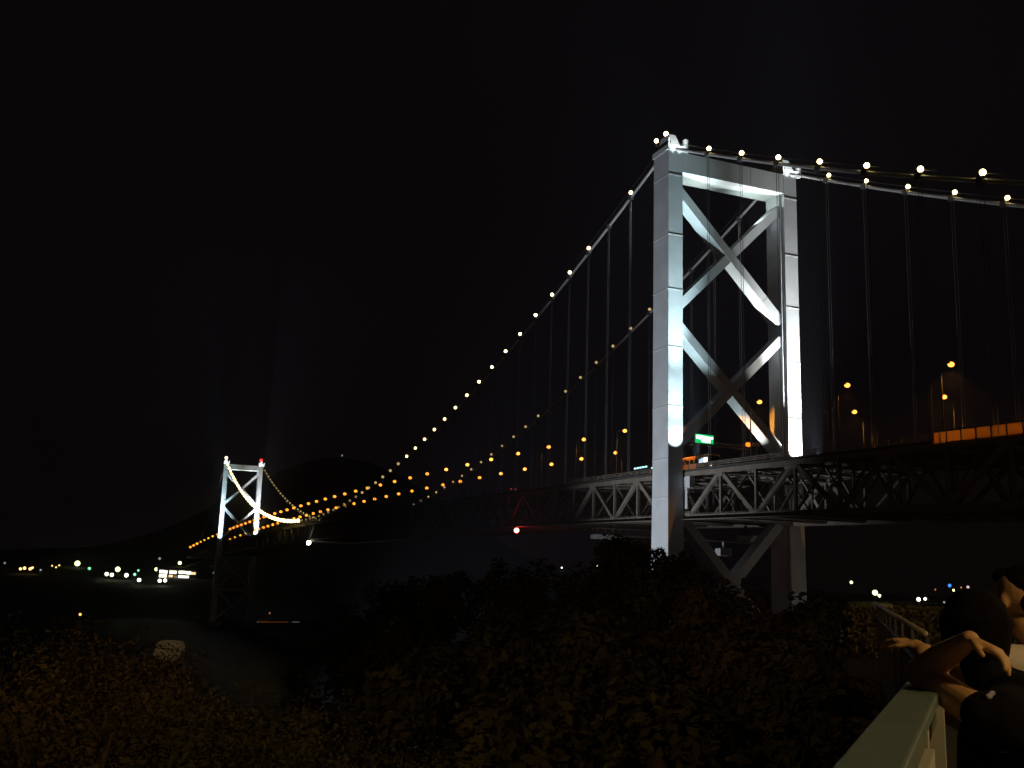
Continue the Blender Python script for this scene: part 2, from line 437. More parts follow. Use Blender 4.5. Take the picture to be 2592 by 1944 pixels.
# road lamps
M_lpole = mat("lamp_pole_paint", (0.025, 0.025, 0.025), 0.8)
def road_proto(r, m):
    t = thing("road_lamp", "x", "road lamp")
    p = MB(); p.tube([(0, 0, 0), (0, 0, 10.4), (0.35, 0, 11.1), (1.5, 0, 11.4)], [0.13, 0.09, 0.08, 0.06], 6); p.build("pole", M_lpole, t)
    h = MB(); h.box((2.0, 0, 11.45), (1.1, 0.4, 0.16)); h.build("lamp_head", M_pole, t)
    b = MB(); b.ball((2.0, 0, 11.3), (r, r, r * 0.8)); b.build("bulb", m, t, smooth=True)
    return t
rp = {}
ROADW = 3500
def road_lamp(side, y, r, m, label, zoff=0):
    key = (round(r, 2), m.name)
    if key not in rp: rp[key] = road_proto(r, m); o = rp[key]
    else: o = copy_tree(rp[key])
    o.location = (side * 12.0, y, zt_(y) + 0.55 + zoff); o.rotation_euler = (0, 0, 0 if side < 0 else math.pi)
    tag(o, label, "road lamp", "orange road lamps along the bridge deck")
    if y < 75 and not 0 < y < 5:
        d = bpy.data.lights.new("sodium_light", 'SPOT'); d.energy = ROADW * (2.6 if y < -60 else 1); d.color = (1.0, 0.40, 0.06); d.shadow_soft_size = 0.2; d.spot_size = rad(118); d.spot_blend = 0.4
        q = bpy.data.objects.new("sodium_light", d); COL.objects.link(q); q.parent = o; q.location = (2.0, 0, 10.7)
    elif 0 < y < 5:
        d = bpy.data.lights.new('deck_light', 'SPOT'); d.energy = 5000; d.spot_size = rad(100); d.color = (1.0, 0.38, 0.05); q = bpy.data.objects.new('deck_light', d); COL.objects.link(q); q.parent = o; q.location = (2.0, 0, 10.7)
        d = bpy.data.lights.new('sodium_light', 'SPOT'); d.energy = 34000; d.spot_size = rad(24); d.spot_blend = 0.8; d.color = (1.0, 0.38, 0.05); d.shadow_soft_size = 0.2
        q = bpy.data.objects.new('sodium_light', d); COL.objects.link(q); q.parent = o; q.location = (2.6, 0, 10.3); q.rotation_euler = (0, rad(-97), rad(-6))
for k in range(33):
    y = 25.98 + 20.58 * k
    if y > 700: break
    r = min(1.15, 0.46 + y * 0.0011); m = M_road if y < 150 else M_roadf
    road_lamp(-1, y, r, m, "orange road lamp, %s left of the big tower in the upper row" % nth(k + 1))
    if k >= 2: road_lamp(1, y, r, m, "orange road lamp, %s left of the big tower in the lower row" % nth(k - 1))
for i, y in enumerate((2.5, -24.2, -47.4, -68.8, -90, -111)):
    road_lamp(-1, y, 0.46, M_road, ["orange road lamp glowing right beside the big tower's left leg", "orange road lamp seen between the big tower's legs just left of the right leg", "upper of the two orange road lamps just right of the big tower", "highest orange road lamp near the right edge above the orange barrier", "road lamp beyond the right edge over the side span", "last road lamp on the near side of the side span"][i], zoff=-1.3 if i == 0 else (0.2 if i == 1 else 0))
for i, y in enumerate((-26.2, -47.9, -69, -90)):
    road_lamp(1, y, 0.46, M_road, ["lower of the two orange road lamps just right of the big tower", "lower orange road lamp on a pole near the right edge left of the orange barrier", "far-side road lamp beyond the right edge of view", "last road lamp on the far side of the side span"][i])
for k in range(9):
    y = 735 + 33 * k
    for s, nm in (((-1, "near-side"), (1, "far-side")) if k < 4 else ((-1, "near-side"),)): road_lamp(s, y, 0.95 if k < 6 else 1.4, M_roadf, "tiny orange lamp past the far tower, %s row, %s beyond its left leg" % (nm, nth(k + 1)))

# floodlights for the towers
def flood(loc, target, power, angle, label, blend=0.5, col=COOL, size=0.5):
    t = thing("floodlight", label, "floodlight", loc, 0, "floodlights of the bridge")
    v = (Vector(target) - Vector(loc)).normalized(); q = v.to_track_quat('-Z', 'Y').to_matrix()
    b = MB(); b.box((0, 0, 0.12), (size, size * 0.8, 0.22)); ob = b.build("housing", M_dark, t); ob.rotation_euler = q.to_euler()
    g = MB(); g.box((0, 0, 0.0), (size * 0.85, size * 0.65, 0.02)); og = g.build("lens", emat("flood_lens", col, 1.0, False), t); og.rotation_euler = q.to_euler()
    y_ = MB(); y_.bb((-size * .6, -.04, -.5), (size * .6, .04, -.42)); y_.build("yoke", M_dark, t)
    spot("beam", Vector(loc) + v * 0.12, target, power, col, angle, blend, 0.12, t)
K = 1.0
for y0, P, nm in ((0.0, 1.0, "big"), (712.0, 2.0, "far")):
    L, Rr = -LX, LX
    CY = (0.72, 0.96, 1.0)
    flood((L, y0 - 11.5, 68.6), (L, y0 - 3, 107), 250e3 * P, 26, "floodlight on the deck edge aimed high up the %s tower's left leg" % nm, 1.0, CY)
    flood((L, y0 - 10.5, 68.6), (L, y0 - 3, 96), 50e3 * P, 60, "wide floodlight on the deck edge before the %s tower's left leg" % nm, 1.0, CY)
    flood((L, y0 - 6.5, 68.6), (L - .3, y0 - 3, 76.5), 15e3 * P, 54, "floodlight beside the foot of the %s tower's lit left leg" % nm, 0.7, CY)
    flood((Rr, y0 - 11.0, 68.8), (Rr, y0 - 3, 95), 330e3 * P, 38, "floodlight on the far deck edge aimed at the %s tower's right leg" % nm, 0.9, (0.95, 0.97, 0.95))
    flood((Rr, y0 - 6.5, 68.8), (Rr + .3, y0 - 3.4, 77), 80e3 * P, 66, "second floodlight at the foot of the %s tower's right leg" % nm, 0.6, (1.0, 0.97, 0.86))
    flood((-11.8, y0 + 0.3, 101.2), (3, y0, 113), 22e3 * min(P, 1) * (0.35 if y0 else 1), 75, "floodlight on the %s tower's left leg aimed up the upper bracing" % nm, 0.9, (0.85, 1, 1), .4)
    flood((-11.6, y0 + 0.3, 73.2), (-5.5, y0, 91), 20e3 * min(P, 1) * (0.35 if y0 else 1), 55, "floodlight at deck level aimed up the %s tower's lower bracing" % nm, 0.9, (0.85, 1, 1), .4)
    flood((7.0, y0 + 1.2, 68.0), (-1.5, y0 + .5, 110), 9e3 * min(P, 1) * (0.35 if y0 else 1), 70, "floodlight on the road deck aimed up between the %s tower's legs" % nm, 0.9)
    for sg, sn in ((-1, "left"), (1, "right")):
        flood((sg * 6.5, y0, 122.6), (sg * 9.5, y0, 131), 3.2e3 * P, 140, "floodlight on the bracing below the %s end of the %s tower's portal beam" % (sn, nm), 0.8, (0.85, 1.0, 0.9), 0.4)
        flood((sg * LX, y0 - 8.2, 134.0), (sg * LX, y0 - 2, 136.6), 3.6e3 * P, 60, "floodlight on the cable in front of the %s tower's %s saddle" % (nm, sn), 0.6, (0.95, 1.0, 0.95), 0.35)
    flood((L - 1.0, y0 + 3.4, 133.4), (L, y0 + 14, 125), 16e3 * P, 50, "floodlight on the %s tower's left leg lighting the cable behind it" % nm, 0.8, COOL, 0.3)
    flood((Rr - 1.4, y0 + 3.4, 133.4), (Rr, y0 + 14, 125), 12e3 * P, 50, "floodlight on the %s tower's right leg lighting the cable behind it" % nm, 0.8, (1, .85, .8), 0.3)
# ground floodlights on the near shore for the outer faces and the front of the frame
flood((-90, 2, 5.0), (-LX, 3, 88), 330e3, 56, "ground floodlight by the water aimed at the big tower's left leg", 1.0, (0.88, 0.93, 1.0), 0.9)
flood((-52, -84, 20.5), (0, 0, 103), 135e3, 35, "ground floodlight on the slope aimed at the front of the big tower", 0.9, (0.90, 0.92, 1.0), 0.9)
flood((-24, -4, 8.0), (4, 14, 60), 8e3, 120, "warm lamp added under the deck beside the big tower for town-light spill", 1.0, (1.0, 0.84, 0.66), 0.7)  # added lamp, stands in for spill from town and ground lights
flood((24, -34, 9.0), (LX, -3, 48), 6e3, 44, "warm ground floodlight aimed at the big tower's right leg below the deck", 1.0, (1.0, 0.86, 0.68), 0.7)
flood((-32, -62, 14.0), (-12, -48, 58), 5.5e3, 70, "weak warm lamp added under the side span to brighten the bottom chord", 1.0, (1.0, 0.82, 0.55), 0.6)  # added to lift the bottom chord along the side span
flood((5.5, -23, 60.5), (12.2, -11.5, 61.0), 1.6e3, 22, "small lamp added inside the truss to brighten diagonals right of the big tower", 0.5, (1, .9, .88), 0.3)  # added spot that makes the bright piece of far truss diagonal
flood((3.5, 2, 60.5), (12.2, 12.5, 60.2), 1.0e3, 20, "small work light inside the truss between the big tower's legs", 0.5, (1, .9, .88), 0.3)  # second added spot, brightens another far diagonal

# navigation lights below the deck
def nav(loc, col, r, s, label, name="navigation_light"):
    t = thing(name, label, "navigation light", loc)
    g = MB(); g.ball((0, 0, 0), r); g.build("bulb", emat("nav_glow", col, s), t, smooth=True)
    h = MB(); h.bb((-.1, -.1, r * .7), (.1, .1, r + 0.9)); h.bb((-.3, -.3, r * .8), (.3, .3, r * 1.1)); h.build("hanger_arm", M_pole, t)
nav((-13.9, 77.9, 57.9), (1.0, 0.04, 0.03), 0.65, 70, "bright red navigation light hanging from the bottom chord of the main span")
nav((-13.9, 349, 60.4), (1.0, 0.95, 0.75), 1.1, 22, "bright white navigation light under the middle of the main span")

# maintenance gantries under the deck
def gantry(y, z, hw, label, cage):
    mg = thing("maintenance_gantry", label, "gantry", (0, y, z), 0, "maintenance gantries under the deck")
    a = MB()
    for zz in (0.0, 1.5):
        for yy in (-1.3, 1.3): a.bb((-hw, yy - .1, zz - .1), (hw, yy + .1, zz + .1))
    k = int(hw)
    for i in range(k + 1):
        x = -hw + 2 * hw * i / k
        for yy in (-1.3, 1.3):
            a.bb((x - .06, yy - .06, 0), (x + .06, yy + .06, 1.5))
            if i < k: a.beam((x, yy, 0), (x + 2 * hw / k, yy, 1.5), 0.08, 0.08)
    a.build("platform_truss", M_steel, mg)
    a = MB(); a.bb((-hw, -1.2, .1), (hw, 1.2, .2)); a.build("floor_plate", M_tower, mg)
    for x in (-hw * .62, hw * .62):
        a = MB(); a.bb((x - .25, -.25, 1.6), (x + .25, .25, 57.4 + camber(y) - z)); a.bb((x - .9, -.9, 2.2), (x + .9, .9, 2.5)); a.build("suspension_arm", M_steel, mg)
    if cage:
        a = MB(); a.bb((0.2, -1.0, -3.0), (3.0, 1.0, -1.5)); a.bb((1.4, -.15, -1.5), (1.8, .15, -0.1)); a.build("work_cage", M_tower, mg, bevel=0.1)
        a = MB(); a.bb((4, -1.42, 0.15), (10.5, -1.38, 1.35)); a.build("side_panel", M_tower, mg)
    else:
        a = MB(); a.bb((-hw - .3, -1.6, -.9), (-hw + 6, 1.6, .05)); a.build("side_panel", M_tower, mg)
gantry(4.5, 54.0, 11.5, "brownish maintenance gantry with a hanging cage under the deck between the big tower's legs", True)
gantry(36, 55.6, 12.0, "pale maintenance gantry under the deck just left of the big tower's left leg", False)

# sign gantry with the green sign
sg = thing("sign_gantry", "road sign gantry with a green lit sign between the big tower's legs", "sign gantry", (0, 6.5, 67.5))
a = MB()
for z in (6.4, 7.2):
    a.bb((-9.2, -.1, z - .1), (11.9, .1, z + .1))
for i in range(14):
    x = -9.2 + 1.5 * i; a.beam((x, 0, 6.4), (x + 1.5, 0, 7.2), .08, .08)
a.build("cross_beam", M_pole, sg)
for x in (-9.3, 11.9):
    a = MB(); a.tube([(x, 0, 0), (x, 0, 7.4)], 0.2, 8); a.build("post", M_pole, sg)
a = MB(); a.bb((-3.95, -.32, 6.9), (0.45, -.14, 8.75)); a.build("sign_panel", emat("green_sign_face", (0.0, 0.75, 0.18), 0.75), sg)
a = MB()   # the over-bright lettering reads only as white strokes
x = -3.7
for (x0, z0, wd, hh) in ((-3.75, 7.75, .55, .75), (-3.1, 7.65, .5, .85), (-2.5, 7.35, .55, 1.1), (-1.85, 7.1, .5, 1.3), (-1.25, 7.05, .5, 1.25), (-2.4, 7.1, .35, .4), (-0.65, 7.05, .3, .6), (-0.95, 8.0, .5, .3), (-0.4, 7.85, .65, .45), (-.6, 7.7, .2, .3)):
    a.bb((x0, -.38, z0), (x0 + wd, -.34, z0 + hh))
    a.bb((x0 + wd, -.38, z0 + hh * .55), (x0 + wd + .12, -.34, z0 + hh * .8))
a.build("lettering", emat("sign_white", (0.75, 1.0, 0.85), 3.0), sg)
a = MB(); a.bb((10.6, -.3, 7.3), (12.4, .1, 8.1)); a.build("side_board", mat("pale_board", (.6, .5, .48), .6), sg)
ol = thing("marker_lamp", "small slanted orange lamp on the sign gantry beside the big tower's right leg", "marker lamp", (8.9, 5.6, 74.9))
a = MB(); a.ball((0, 0, 0), (0.75, .3, .5)); a.build("bulb", emat("orange_marker", (1.0, .26, .02), 1.6), ol, smooth=True); a = MB(); a.bb((-.1, -.1, -.9), (.1, .1, -.3)); a.build("stem", M_pole, ol)

# vehicles on the deck
M_busp = mat("bus_paint", (0.75, 0.42, 0.25), 0.4); M_tyre = mat("tyre", (.02, .02, .02), .8); M_glass = mat("dark_glass", (.02, .03, .04), .1)
M_litw = emat("lit_window", (0.62, 0.82, 1.0), 1.1); M_litb = emat("bright_window", (0.85, 0.95, 1.0), 3.0)
def wheels(t, w, ys, r=0.48):
    for y in ys:
        for s in (-1, 1):
            a = MB(); a.tube([(s * (w / 2 - .28), y, r), (s * (w / 2 - .02), y, r)], r, 14); wh = a.build("wheel", M_tyre, t)
            a = MB(); a.tube([(s * (w / 2 - .02), y, r), (s * (w / 2), y, r)], r * .55, 10); a.build("rim", M_pole, wh)
bus = thing("coach", "coach with cool lit windows under orange light beside the big tower's left leg", "coach", (-7.2, 0.0, zt_(0) + 0.9))
a = MB(); a.bb((-1.25, -5.6, .45), (1.25, 5.6, 3.25)); a.build("body", M_busp, bus, bevel=0.18)
for i in range(6):
    for s in (-1, 1):
        a = MB(); y = -4.9 + 1.65 * i; a.bb((s * 1.25, y, 1.65), (s * 1.27, y + 1.35, 2.55)); a.build("window", M_litb if i == 0 else (M_litw if i == 1 else M_glass), bus)
a = MB(); a.bb((-1.1, -5.63, 1.5), (1.1, -5.6, 2.8)); a.build("windscreen", M_glass, bus)
for s in (-1, 1):
    a = MB(); a.bb((s * .75, -5.64, .75), (s * 1.05, -5.6, .95)); a.build("headlight", emat("headlight", (1, .9, .7), 2), bus)
wheels(bus, 2.5, (-3.6, 3.2, 4.4), .5)
trk = thing("box_truck", "box truck with pale cyan roof lights just left of the big tower's left leg", "truck", (-7.6, 18.6, zt_(18) + 0.9))
a = MB(); a.bb((-1.2, -1.6, .9), (1.2, 5.0, 2.55)); a.build("cargo_box", M_dark, trk, bevel=0.05)
a = MB(); a.bb((-1.15, -3.9, .5), (1.15, -1.75, 2.1)); a.build("cab", mat("cab_paint", (.1, .15, .2), .4), trk, bevel=0.2)
a = MB(); a.bb((-1.0, -3.94, 1.3), (1.0, -3.9, 1.95)); a.build("windscreen", M_glass, trk)
Mcy = emat("roof_light", (0.45, 0.95, 1.0), 2.2)
for y in (-3.3, -0.6, 0.6, 1.8, 3.0, 4.2):
    a = MB(); a.bb((-1.32, y, 2.2 if y > -2 else 1.75), (-1.2, y + .7, 2.5 if y > -2 else 1.95)); a.build("marker_light", Mcy, trk)
wheels(trk, 2.4, (-2.9, 2.6, 3.7), .46)
car = thing("car", "dark car with red tail lights on the main span deck", "car", (-8.5, 96, zt_(96) + 0.9))
a = MB(); a.bb((-.85, -2.2, .3), (.85, 2.2, .85)); a.add([(-.82, -1.5, .85), (.82, -1.5, .85), (.82, 1.2, .85), (-.82, 1.2, .85), (-.65, -.9, 1.4), (.65, -.9, 1.4), (.65, .6, 1.4), (-.65, .6, 1.4)], [(0, 1, 5, 4), (1, 2, 6, 5), (2, 3, 7, 6), (3, 0, 4, 7), (4, 5, 6, 7)]); a.build("body", M_dark, car, bevel=0.05)
for s in (-1, 1):
    a = MB(); a.bb((s * .55, -2.25, 1.15), (s * .85, -2.2, 1.35)); a.build("tail_light", emat("tail_red", (1, .02, .02), 4), car)
wheels(car, 1.7, (-1.3, 1.3), .32)

# ================================================================ far shore lights
M_l = {'y': emat("shore_yellow", (0.85, 1.0, 0.35), 5, False), 'w': emat("shore_white", (0.95, 1.0, 0.7), 5, False), 'o': emat("shore_orange", (1.0, 0.62, 0.2), 3, False),
       'g': emat("shore_green", (0.3, 1.0, 0.55), 1.6, False), 'c': emat("shore_cyan", (0.05, 0.75, 0.85), 1.3, False), 'd': emat("shore_dim", (0.5, 0.6, 0.55), .6, False),
       'b': emat("shore_blue", (0.05, 0.25, 1.0), 1.8, False), 'p': emat("shore_pinkish", (1.0, 0.75, 0.7), .9, False), 'r': emat("shore_ember", (1.0, .3, .08), 1.0, False)}
lp = {}
def shore_lamp(x, y, z, g, c, r, label, group="lights on the far shore", cat="shore lamp"):
    key = (c, r, round(z - g, 0))
    if key not in lp:
        t = thing("shore_lamp", "x", cat); hgt = max(2.0, z - g + 0.5)
        p = MB(); p.tube([(0, 0, -hgt), (0, 0, 0)], 0.12, 5); p.build("pole", M_pole, t)
        p = MB(); p.ball((0, 0, 0), r); p.build("bulb", M_l[c], t, smooth=True); lp[key] = t
    else: t = copy_tree(lp[key])
    t.location = (x, y, z); tag(t, label, cat, group)
FS = [((-210.9, 1339.2, 46.6, 40.6), 'd', 1.3, "faint grey lamp at the far left edge of the shore"),
 ((-180.4, 1105.2, 40.4, 34.4), 'o', 1.5, "leftmost amber lamp of the amber cluster near the left edge"),
 ((-177.0, 1119.0, 41.3, 35.4), 'o', 1.7, "second amber lamp of the amber cluster near the left edge"),
 ((-170.9, 1110.0, 40.7, 34.8), 'o', 1.6, "third amber lamp of the amber cluster near the left edge"),
 ((-169.4, 1131.1, 42.0, 36.1), 'o', 1.3, "rightmost amber lamp of the amber cluster near the left edge"),
 ((-159.5, 1098.8, 39.8, 33.9), 'd', 1.1, "tiny pale lamp just right of the leftmost amber cluster"),
 ((-152.1, 1279.9, 45.0, 39.0), 'o', .9, "left lamp of the dim three-lamp amber group on the shore"),
 ((-145.4, 1178.3, 43.3, 37.3), 'o', .9, "middle lamp of the dim three-lamp amber group on the shore"),
 ((-144.2, 1309.5, 45.8, 39.8), 'o', 1.0, "upper right lamp of the dim three-lamp amber group on the shore"),
 ((-122.5, 1403.4, 49.4, 43.5), 'y', 3.6, "large yellow-white lamp standing alone on the left shore"),
 ((-108.5, 1165.3, 43.1, 37.1), 'g', 1.7, "small green-tinted lamp right of the large lone yellow lamp"),
 ((-90.6, 1075.2, 37.7, 31.8), 'w', 2.0, "low white lamp, left of two touching ones, left of the lit ferry building"),
 ((-85.3, 1068.7, 37.0, 31.1), 'w', 2.0, "low white lamp, right of two touching ones, left of the lit ferry building"),
 ((-76.2, 1173.9, 43.2, 37.2), 'y', 2.9, "bright pale green lamp above the two touching low white lamps"),
 ((-69.9, 1068.9, 37.1, 31.1), 'w', 2.2, "cream lamp between the touching pair and the green-tinted pair"),
 ((-60.6, 1080.3, 38.2, 32.3), 'g', 1.6, "lower lamp of the green-tinted pair left of the lit building"),
 ((-53.9, 1145.0, 42.6, 36.7), 'g', 1.3, "upper lamp of the green-tinted pair left of the lit building"),
 ((-57.9, 1031.8, 32.6, 26.8), 'w', 2.0, "lowest white lamp below the green-tinted pair"),
 ((-25.9, 1256.4, 44.7, 38.8), 'y', 2.3, "bright lamp just upper left of the lit building"),
 ((-4.8, 1526.4, 61.3, 55.3), 'd', 2.0, "pale grey lamp high above and left of the lit building"),
 ((-36.5, 1029.7, 32.4, 26.5), 'w', 1.9, "white lamp at the lower left foot of the lit building"),
 ((-30.5, 1033.6, 32.9, 27.0), 'w', 1.9, "white lamp right beside the lower left foot of the lit building"),
 ((19.5, 1451.5, 55.2, 49.3), 'y', 2.5, "bright greenish lamp directly above the lit building"),
 ((33.1, 1139.8, 42.6, 36.6), 'd', .9, "dim upright lamp right of the lit building under the far tower"),
 ((111.5, 1550.1, 76.0, 70.0), 'c', 1.9, "cyan lamp just below the deck right of the far tower"),
 ((377.4, 1971.3, 297.4, 291.5), 'd', 1.9, "lone dim star-like lamp high on the dark mountain"),
 ((724.8, 1592.6, 71.8, 65.8), 'w', 1.5, "left of two pale lamps above the treetops left of the big tower"),
 ((778.0, 1549.0, 77.5, 28.0), 'y', 1.5, "right of two pale lamps above the treetops left of the big tower")]
for (p, c, r, lab) in FS: shore_lamp(*p, c, r, lab)
RS = [(547.2, 594.0, 53.1, 'y', 1.3, "small yellow lamp just right of the big tower's foot, leftmost of the right-hand lights"),
 (568.6, 587.0, 44.3, 'y', 2.4, "brightest yellow-white lamp on the right-hand shore"), (572.7, 585.9, 41.6, 'y', 1.4, "small yellow lamp touching the brightest right-hand lamp"),
 (606.8, 572.2, 39.4, 'w', 1.8, "left lamp of the white pair low on the right-hand shore"), (612.5, 569.7, 40.0, 'w', 1.3, "right lamp of the white pair low on the right-hand shore"),
 (629.2, 563.4, 37.5, 'd', 1.0, "faint greenish lamp beside the dark-haired person's head"),
 (632.3, 558.8, 53.0, 'b', 1.5, "blue lamp just above the dark-haired person's head"), (636.2, 558.1, 48.8, 'y', 1.0, "dull yellow lamp just below the blue lamp"),
 (642.4, 554.9, 51.6, 'r', .7, "tiny ember-red lamp right of the blue lamp"), (648.2, 552.4, 52.1, 'p', 1.3, "pinkish lamp right of the ember-red one above the person's head"),
 (620.5, 564.8, 49.0, 'r', .6, "tiny orange lamp between the white pair and the blue lamp")]
for (x, y, z, c, r, lab) in RS: shore_lamp(x, y, z, head_h(x, y), c, r, lab, "lights on the right-hand shore")
# lit building on the far shore: three storeys of glowing windows
bd = thing("terminal_building", "low building with rows of glowing cream windows on the far shore", "building", (-13, 1120, 0))
a = MB(); a.bb((-20, 4, 22), (27, 20, 45.5)); a.build("wall", M_conc, bd)
a = MB(); a.bb((-21, 3.4, 45.5), (28, 20.6, 46.3)); a.build("roof", M_dark, bd)
Mw = [emat("window_glow_white", (1.0, 0.95, 0.72), 3.0, False), emat("window_glow_amber", (1.0, 0.72, 0.35), 1.6, False), emat("window_glow_dull", (0.6, 0.55, 0.4), .4, False)]
for (x0, x1, z0, z1, mi) in [(-18, -12, 40.5, 44.0, 0), (-11.6, -9, 40.2, 43.5, 0), (-6.5, 1.5, 40.2, 43.6, 0), (4, 12, 40.5, 43.8, 0), (12.6, 18, 40, 43.4, 0), (18.4, 23.5, 39.8, 42.6, 1),
                       (-18, -9.5, 35.6, 39.2, 0), (-7, -2.5, 36, 38.6, 1), (-1, 3, 35.6, 38, 2), (4, 9, 35, 38.6, 0), (9.4, 16, 34.6, 38.2, 0), (-13, -6, 32.5, 34.2, 2), (0, 6.5, 31.4, 34.5, 0), (7.5, 13, 31.2, 33, 1), (17, 21, 29.5, 33.5, 2)]:
    a = MB(); a.bb((x0, 3.75, z0), (x1, 3.96, z1)); a.build("window", Mw[mi], bd)

# ================================================================ ship and buoy
sh = thing("cargo_ship", "low dark cargo ship with a faintly lit deck and orange mast lamp on the water", "ship", (52, 756, 0), rad(16))
a = MB()
prof = [(-29, 3.2), (-27, 4.6), (-10, 4.8), (14, 4.6), (25, 3.0), (30.5, 0.15)]
vs = []; fs = []
for x, wd in prof:
    for s in (-1, 1): vs += [(x, s * wd * .8, -1.0), (x, s * wd, 2.2)]
for i in range(len(prof) - 1):
    b = i * 4; c = b + 4
    fs += [(b, c, c + 1, b + 1), (b + 2, b + 3, c + 3, c + 2), (b + 1, c + 1, c + 3, b + 3), (b, b + 2, c + 2, c)]
fs += [(0, 1, 3, 2)]
a.add(vs, fs); a.build("hull", mat("ship_hull", (.10, .05, .03), .6), sh)
a = MB(); a.bb((-26, -3.2, 2.2), (-17, 3.2, 5.0)); a.bb((-25, -2.8, 5.0), (-19, 2.8, 7.4)); a.build("deckhouse", mat("ship_white", (.5, .48, .45), .6), sh, bevel=.1)
a = MB(); a.tube([(-14, 0, 2.2), (-14, 0, 9.6)], [.2, .12], 6); a.tube([(22, 0, 2.2), (22, 0, 6.0)], .12, 6); a.build("mast", M_pole, sh)
a = MB(); a.ball((-14, 0, 9.9), .7); a.build("mast_lamp", emat("mast_orange", (1.0, .33, .12), .55, False), sh)
a = MB(); a.bb((-25, -5.05, 2.25), (2, -4.7, 2.6)); a.build("deck_light_strip", emat("ship_strip", (1.0, .33, .06), .13, False), sh)
a = MB(); a.bb((6, -4.9, 2.2), (13, -4.5, 2.7)); a.bb((-27.5, -4.4, 2.25), (-25.6, -4.0, 2.7)); a.build("port_light", emat("ship_pale", (.8, .75, .8), .14, False), sh)
by = thing("buoy", "small floating buoy with a bright orange lamp above the left-hand bushes", "buoy", (-115.9, 700, 0))
a = MB(); a.tube([(0, 0, -.5), (0, 0, .8), (0, 0, 1.0)], [1.6, 1.6, .9], 12); a.build("float", mat("buoy_paint", (.5, .08, .03), .5), by)
a = MB(); a.tube([(0, 0, .9), (0, 0, 7.4)], [.5, .18], 6); a.build("post", M_pole, by)
a = MB(); a.ball((0, 0, 8.4), 1.0); a.build("lamp", emat("buoy_lamp", (1.0, .38, .07), 3, False), by, smooth=True)

TREEW = 5.0e3; BUSHW = 0.22e3
# ================================================================ trees and bushes on the slope
M_leaf = mat("foliage", (0.055, 0.052, 0.022), 0.85, spec=0.08, nscale=1.2, namt=0.55)
M_leaf2 = mat("foliage_olive", (0.080, 0.060, 0.026), 0.85, spec=0.08, nscale=1.5, namt=0.35)
M_bark = mat("bark", (0.07, 0.05, 0.035), 0.9, nscale=5, namt=.3, bump=.4)
def rvec():
    while True:
        v = Vector((random.uniform(-1, 1), random.uniform(-1, 1), random.uniform(-1, 1)))
        if 0.05 < v.length < 1: return v
def crown_mesh(lobes, n, ls):
    mb = MB(); tot = sum(r[3] ** 2 for r in lobes)
    vs = []; fs = []
    for (cx, cy, cz, r, rz) in [(l[0], l[1], l[2], l[3], l[4]) for l in lobes]:
        kk = int(n * r * r / tot)
        clumps = []
        for _ in range(max(6, kk // 45)):
            d = rvec().normalized(); rr = random.uniform(0.55, 1.0) ** 0.6
            clumps.append((Vector((cx, cy, cz)) + Vector((d.x * r * rr, d.y * r * rr, d.z * rz * rr)), random.uniform(.22, .42) * r ** .5 * 0.8, d))
        for i in range(kk):
            c, cr, d = random.choice(clumps)
            p = c + rvec() * cr * 1.6
            nrm = (rvec().normalized() * 0.9 + d + Vector((0, 0, .5))).normalized(); a = nrm.cross(rvec()).normalized(); b = nrm.cross(a)
            s = ls * random.uniform(.6, 1.35); o = len(vs)
            vs += [p - a * s, p + b * s * .5, p + a * s, p - b * s * .5]; fs.append((o, o + 1, o + 2, o + 3))
    mb.add(vs, fs); return mb
def tree(x, y, top, R_, label, lean=0, n=9000, leaf=.16, m=None, name="tree", group="trees on the slope below the viewing deck"):
    g = near_h(x, y) - 0.2; H = top - g
    t = thing(name, label, "tree", (x, y, g), 0, group)
    tk = MB(); hb = H * 0.45
    tk.tube([(0, 0, 0), (0.1 + lean * .3, .1, hb * .5), (lean, 0, hb), (lean * 1.2, .2, H * .8)], [.32, .26, .2, .06], 8)
    for i in range(6):
        an = i * 1.05 + random.random(); z0 = hb * random.uniform(.7, 1.2); q = R_ * random.uniform(.5, .8)
        tk.tube([(lean * .9, 0, z0), (lean + math.cos(an) * q * .5, math.sin(an) * q * .5, z0 + H * .14), (lean + math.cos(an) * q, math.sin(an) * q, z0 + H * .24)], [.14, .09, .03], 5)
    tk.build("trunk", M_bark, t)
    lobes = [(lean, 0, H - R_ * .75, R_ * .72, R_ * .72)]
    for i in range(8):
        an = i * .8 + random.random() * .5; q = R_ * random.uniform(.5, .72); r = R_ * random.uniform(.36, .55)
        lobes.append((lean + math.cos(an) * q, math.sin(an) * q, H - R_ * random.uniform(.7, 1.7), r, r * .85))
    for i in range(3): lobes.append((lean + random.uniform(-.4, .4) * R_, random.uniform(-.4, .4) * R_, H - R_ * random.uniform(.3, .45), R_ * .3, R_ * .3))
    for i in range(3): lobes.append((lean + random.uniform(-.4, .4) * R_, random.uniform(-.4, .4) * R_, H - R_ * random.uniform(1.6, 2.3), R_ * .5, R_ * .4))
    crown_mesh(lobes, n, leaf).build("crown", m or M_leaf, t)
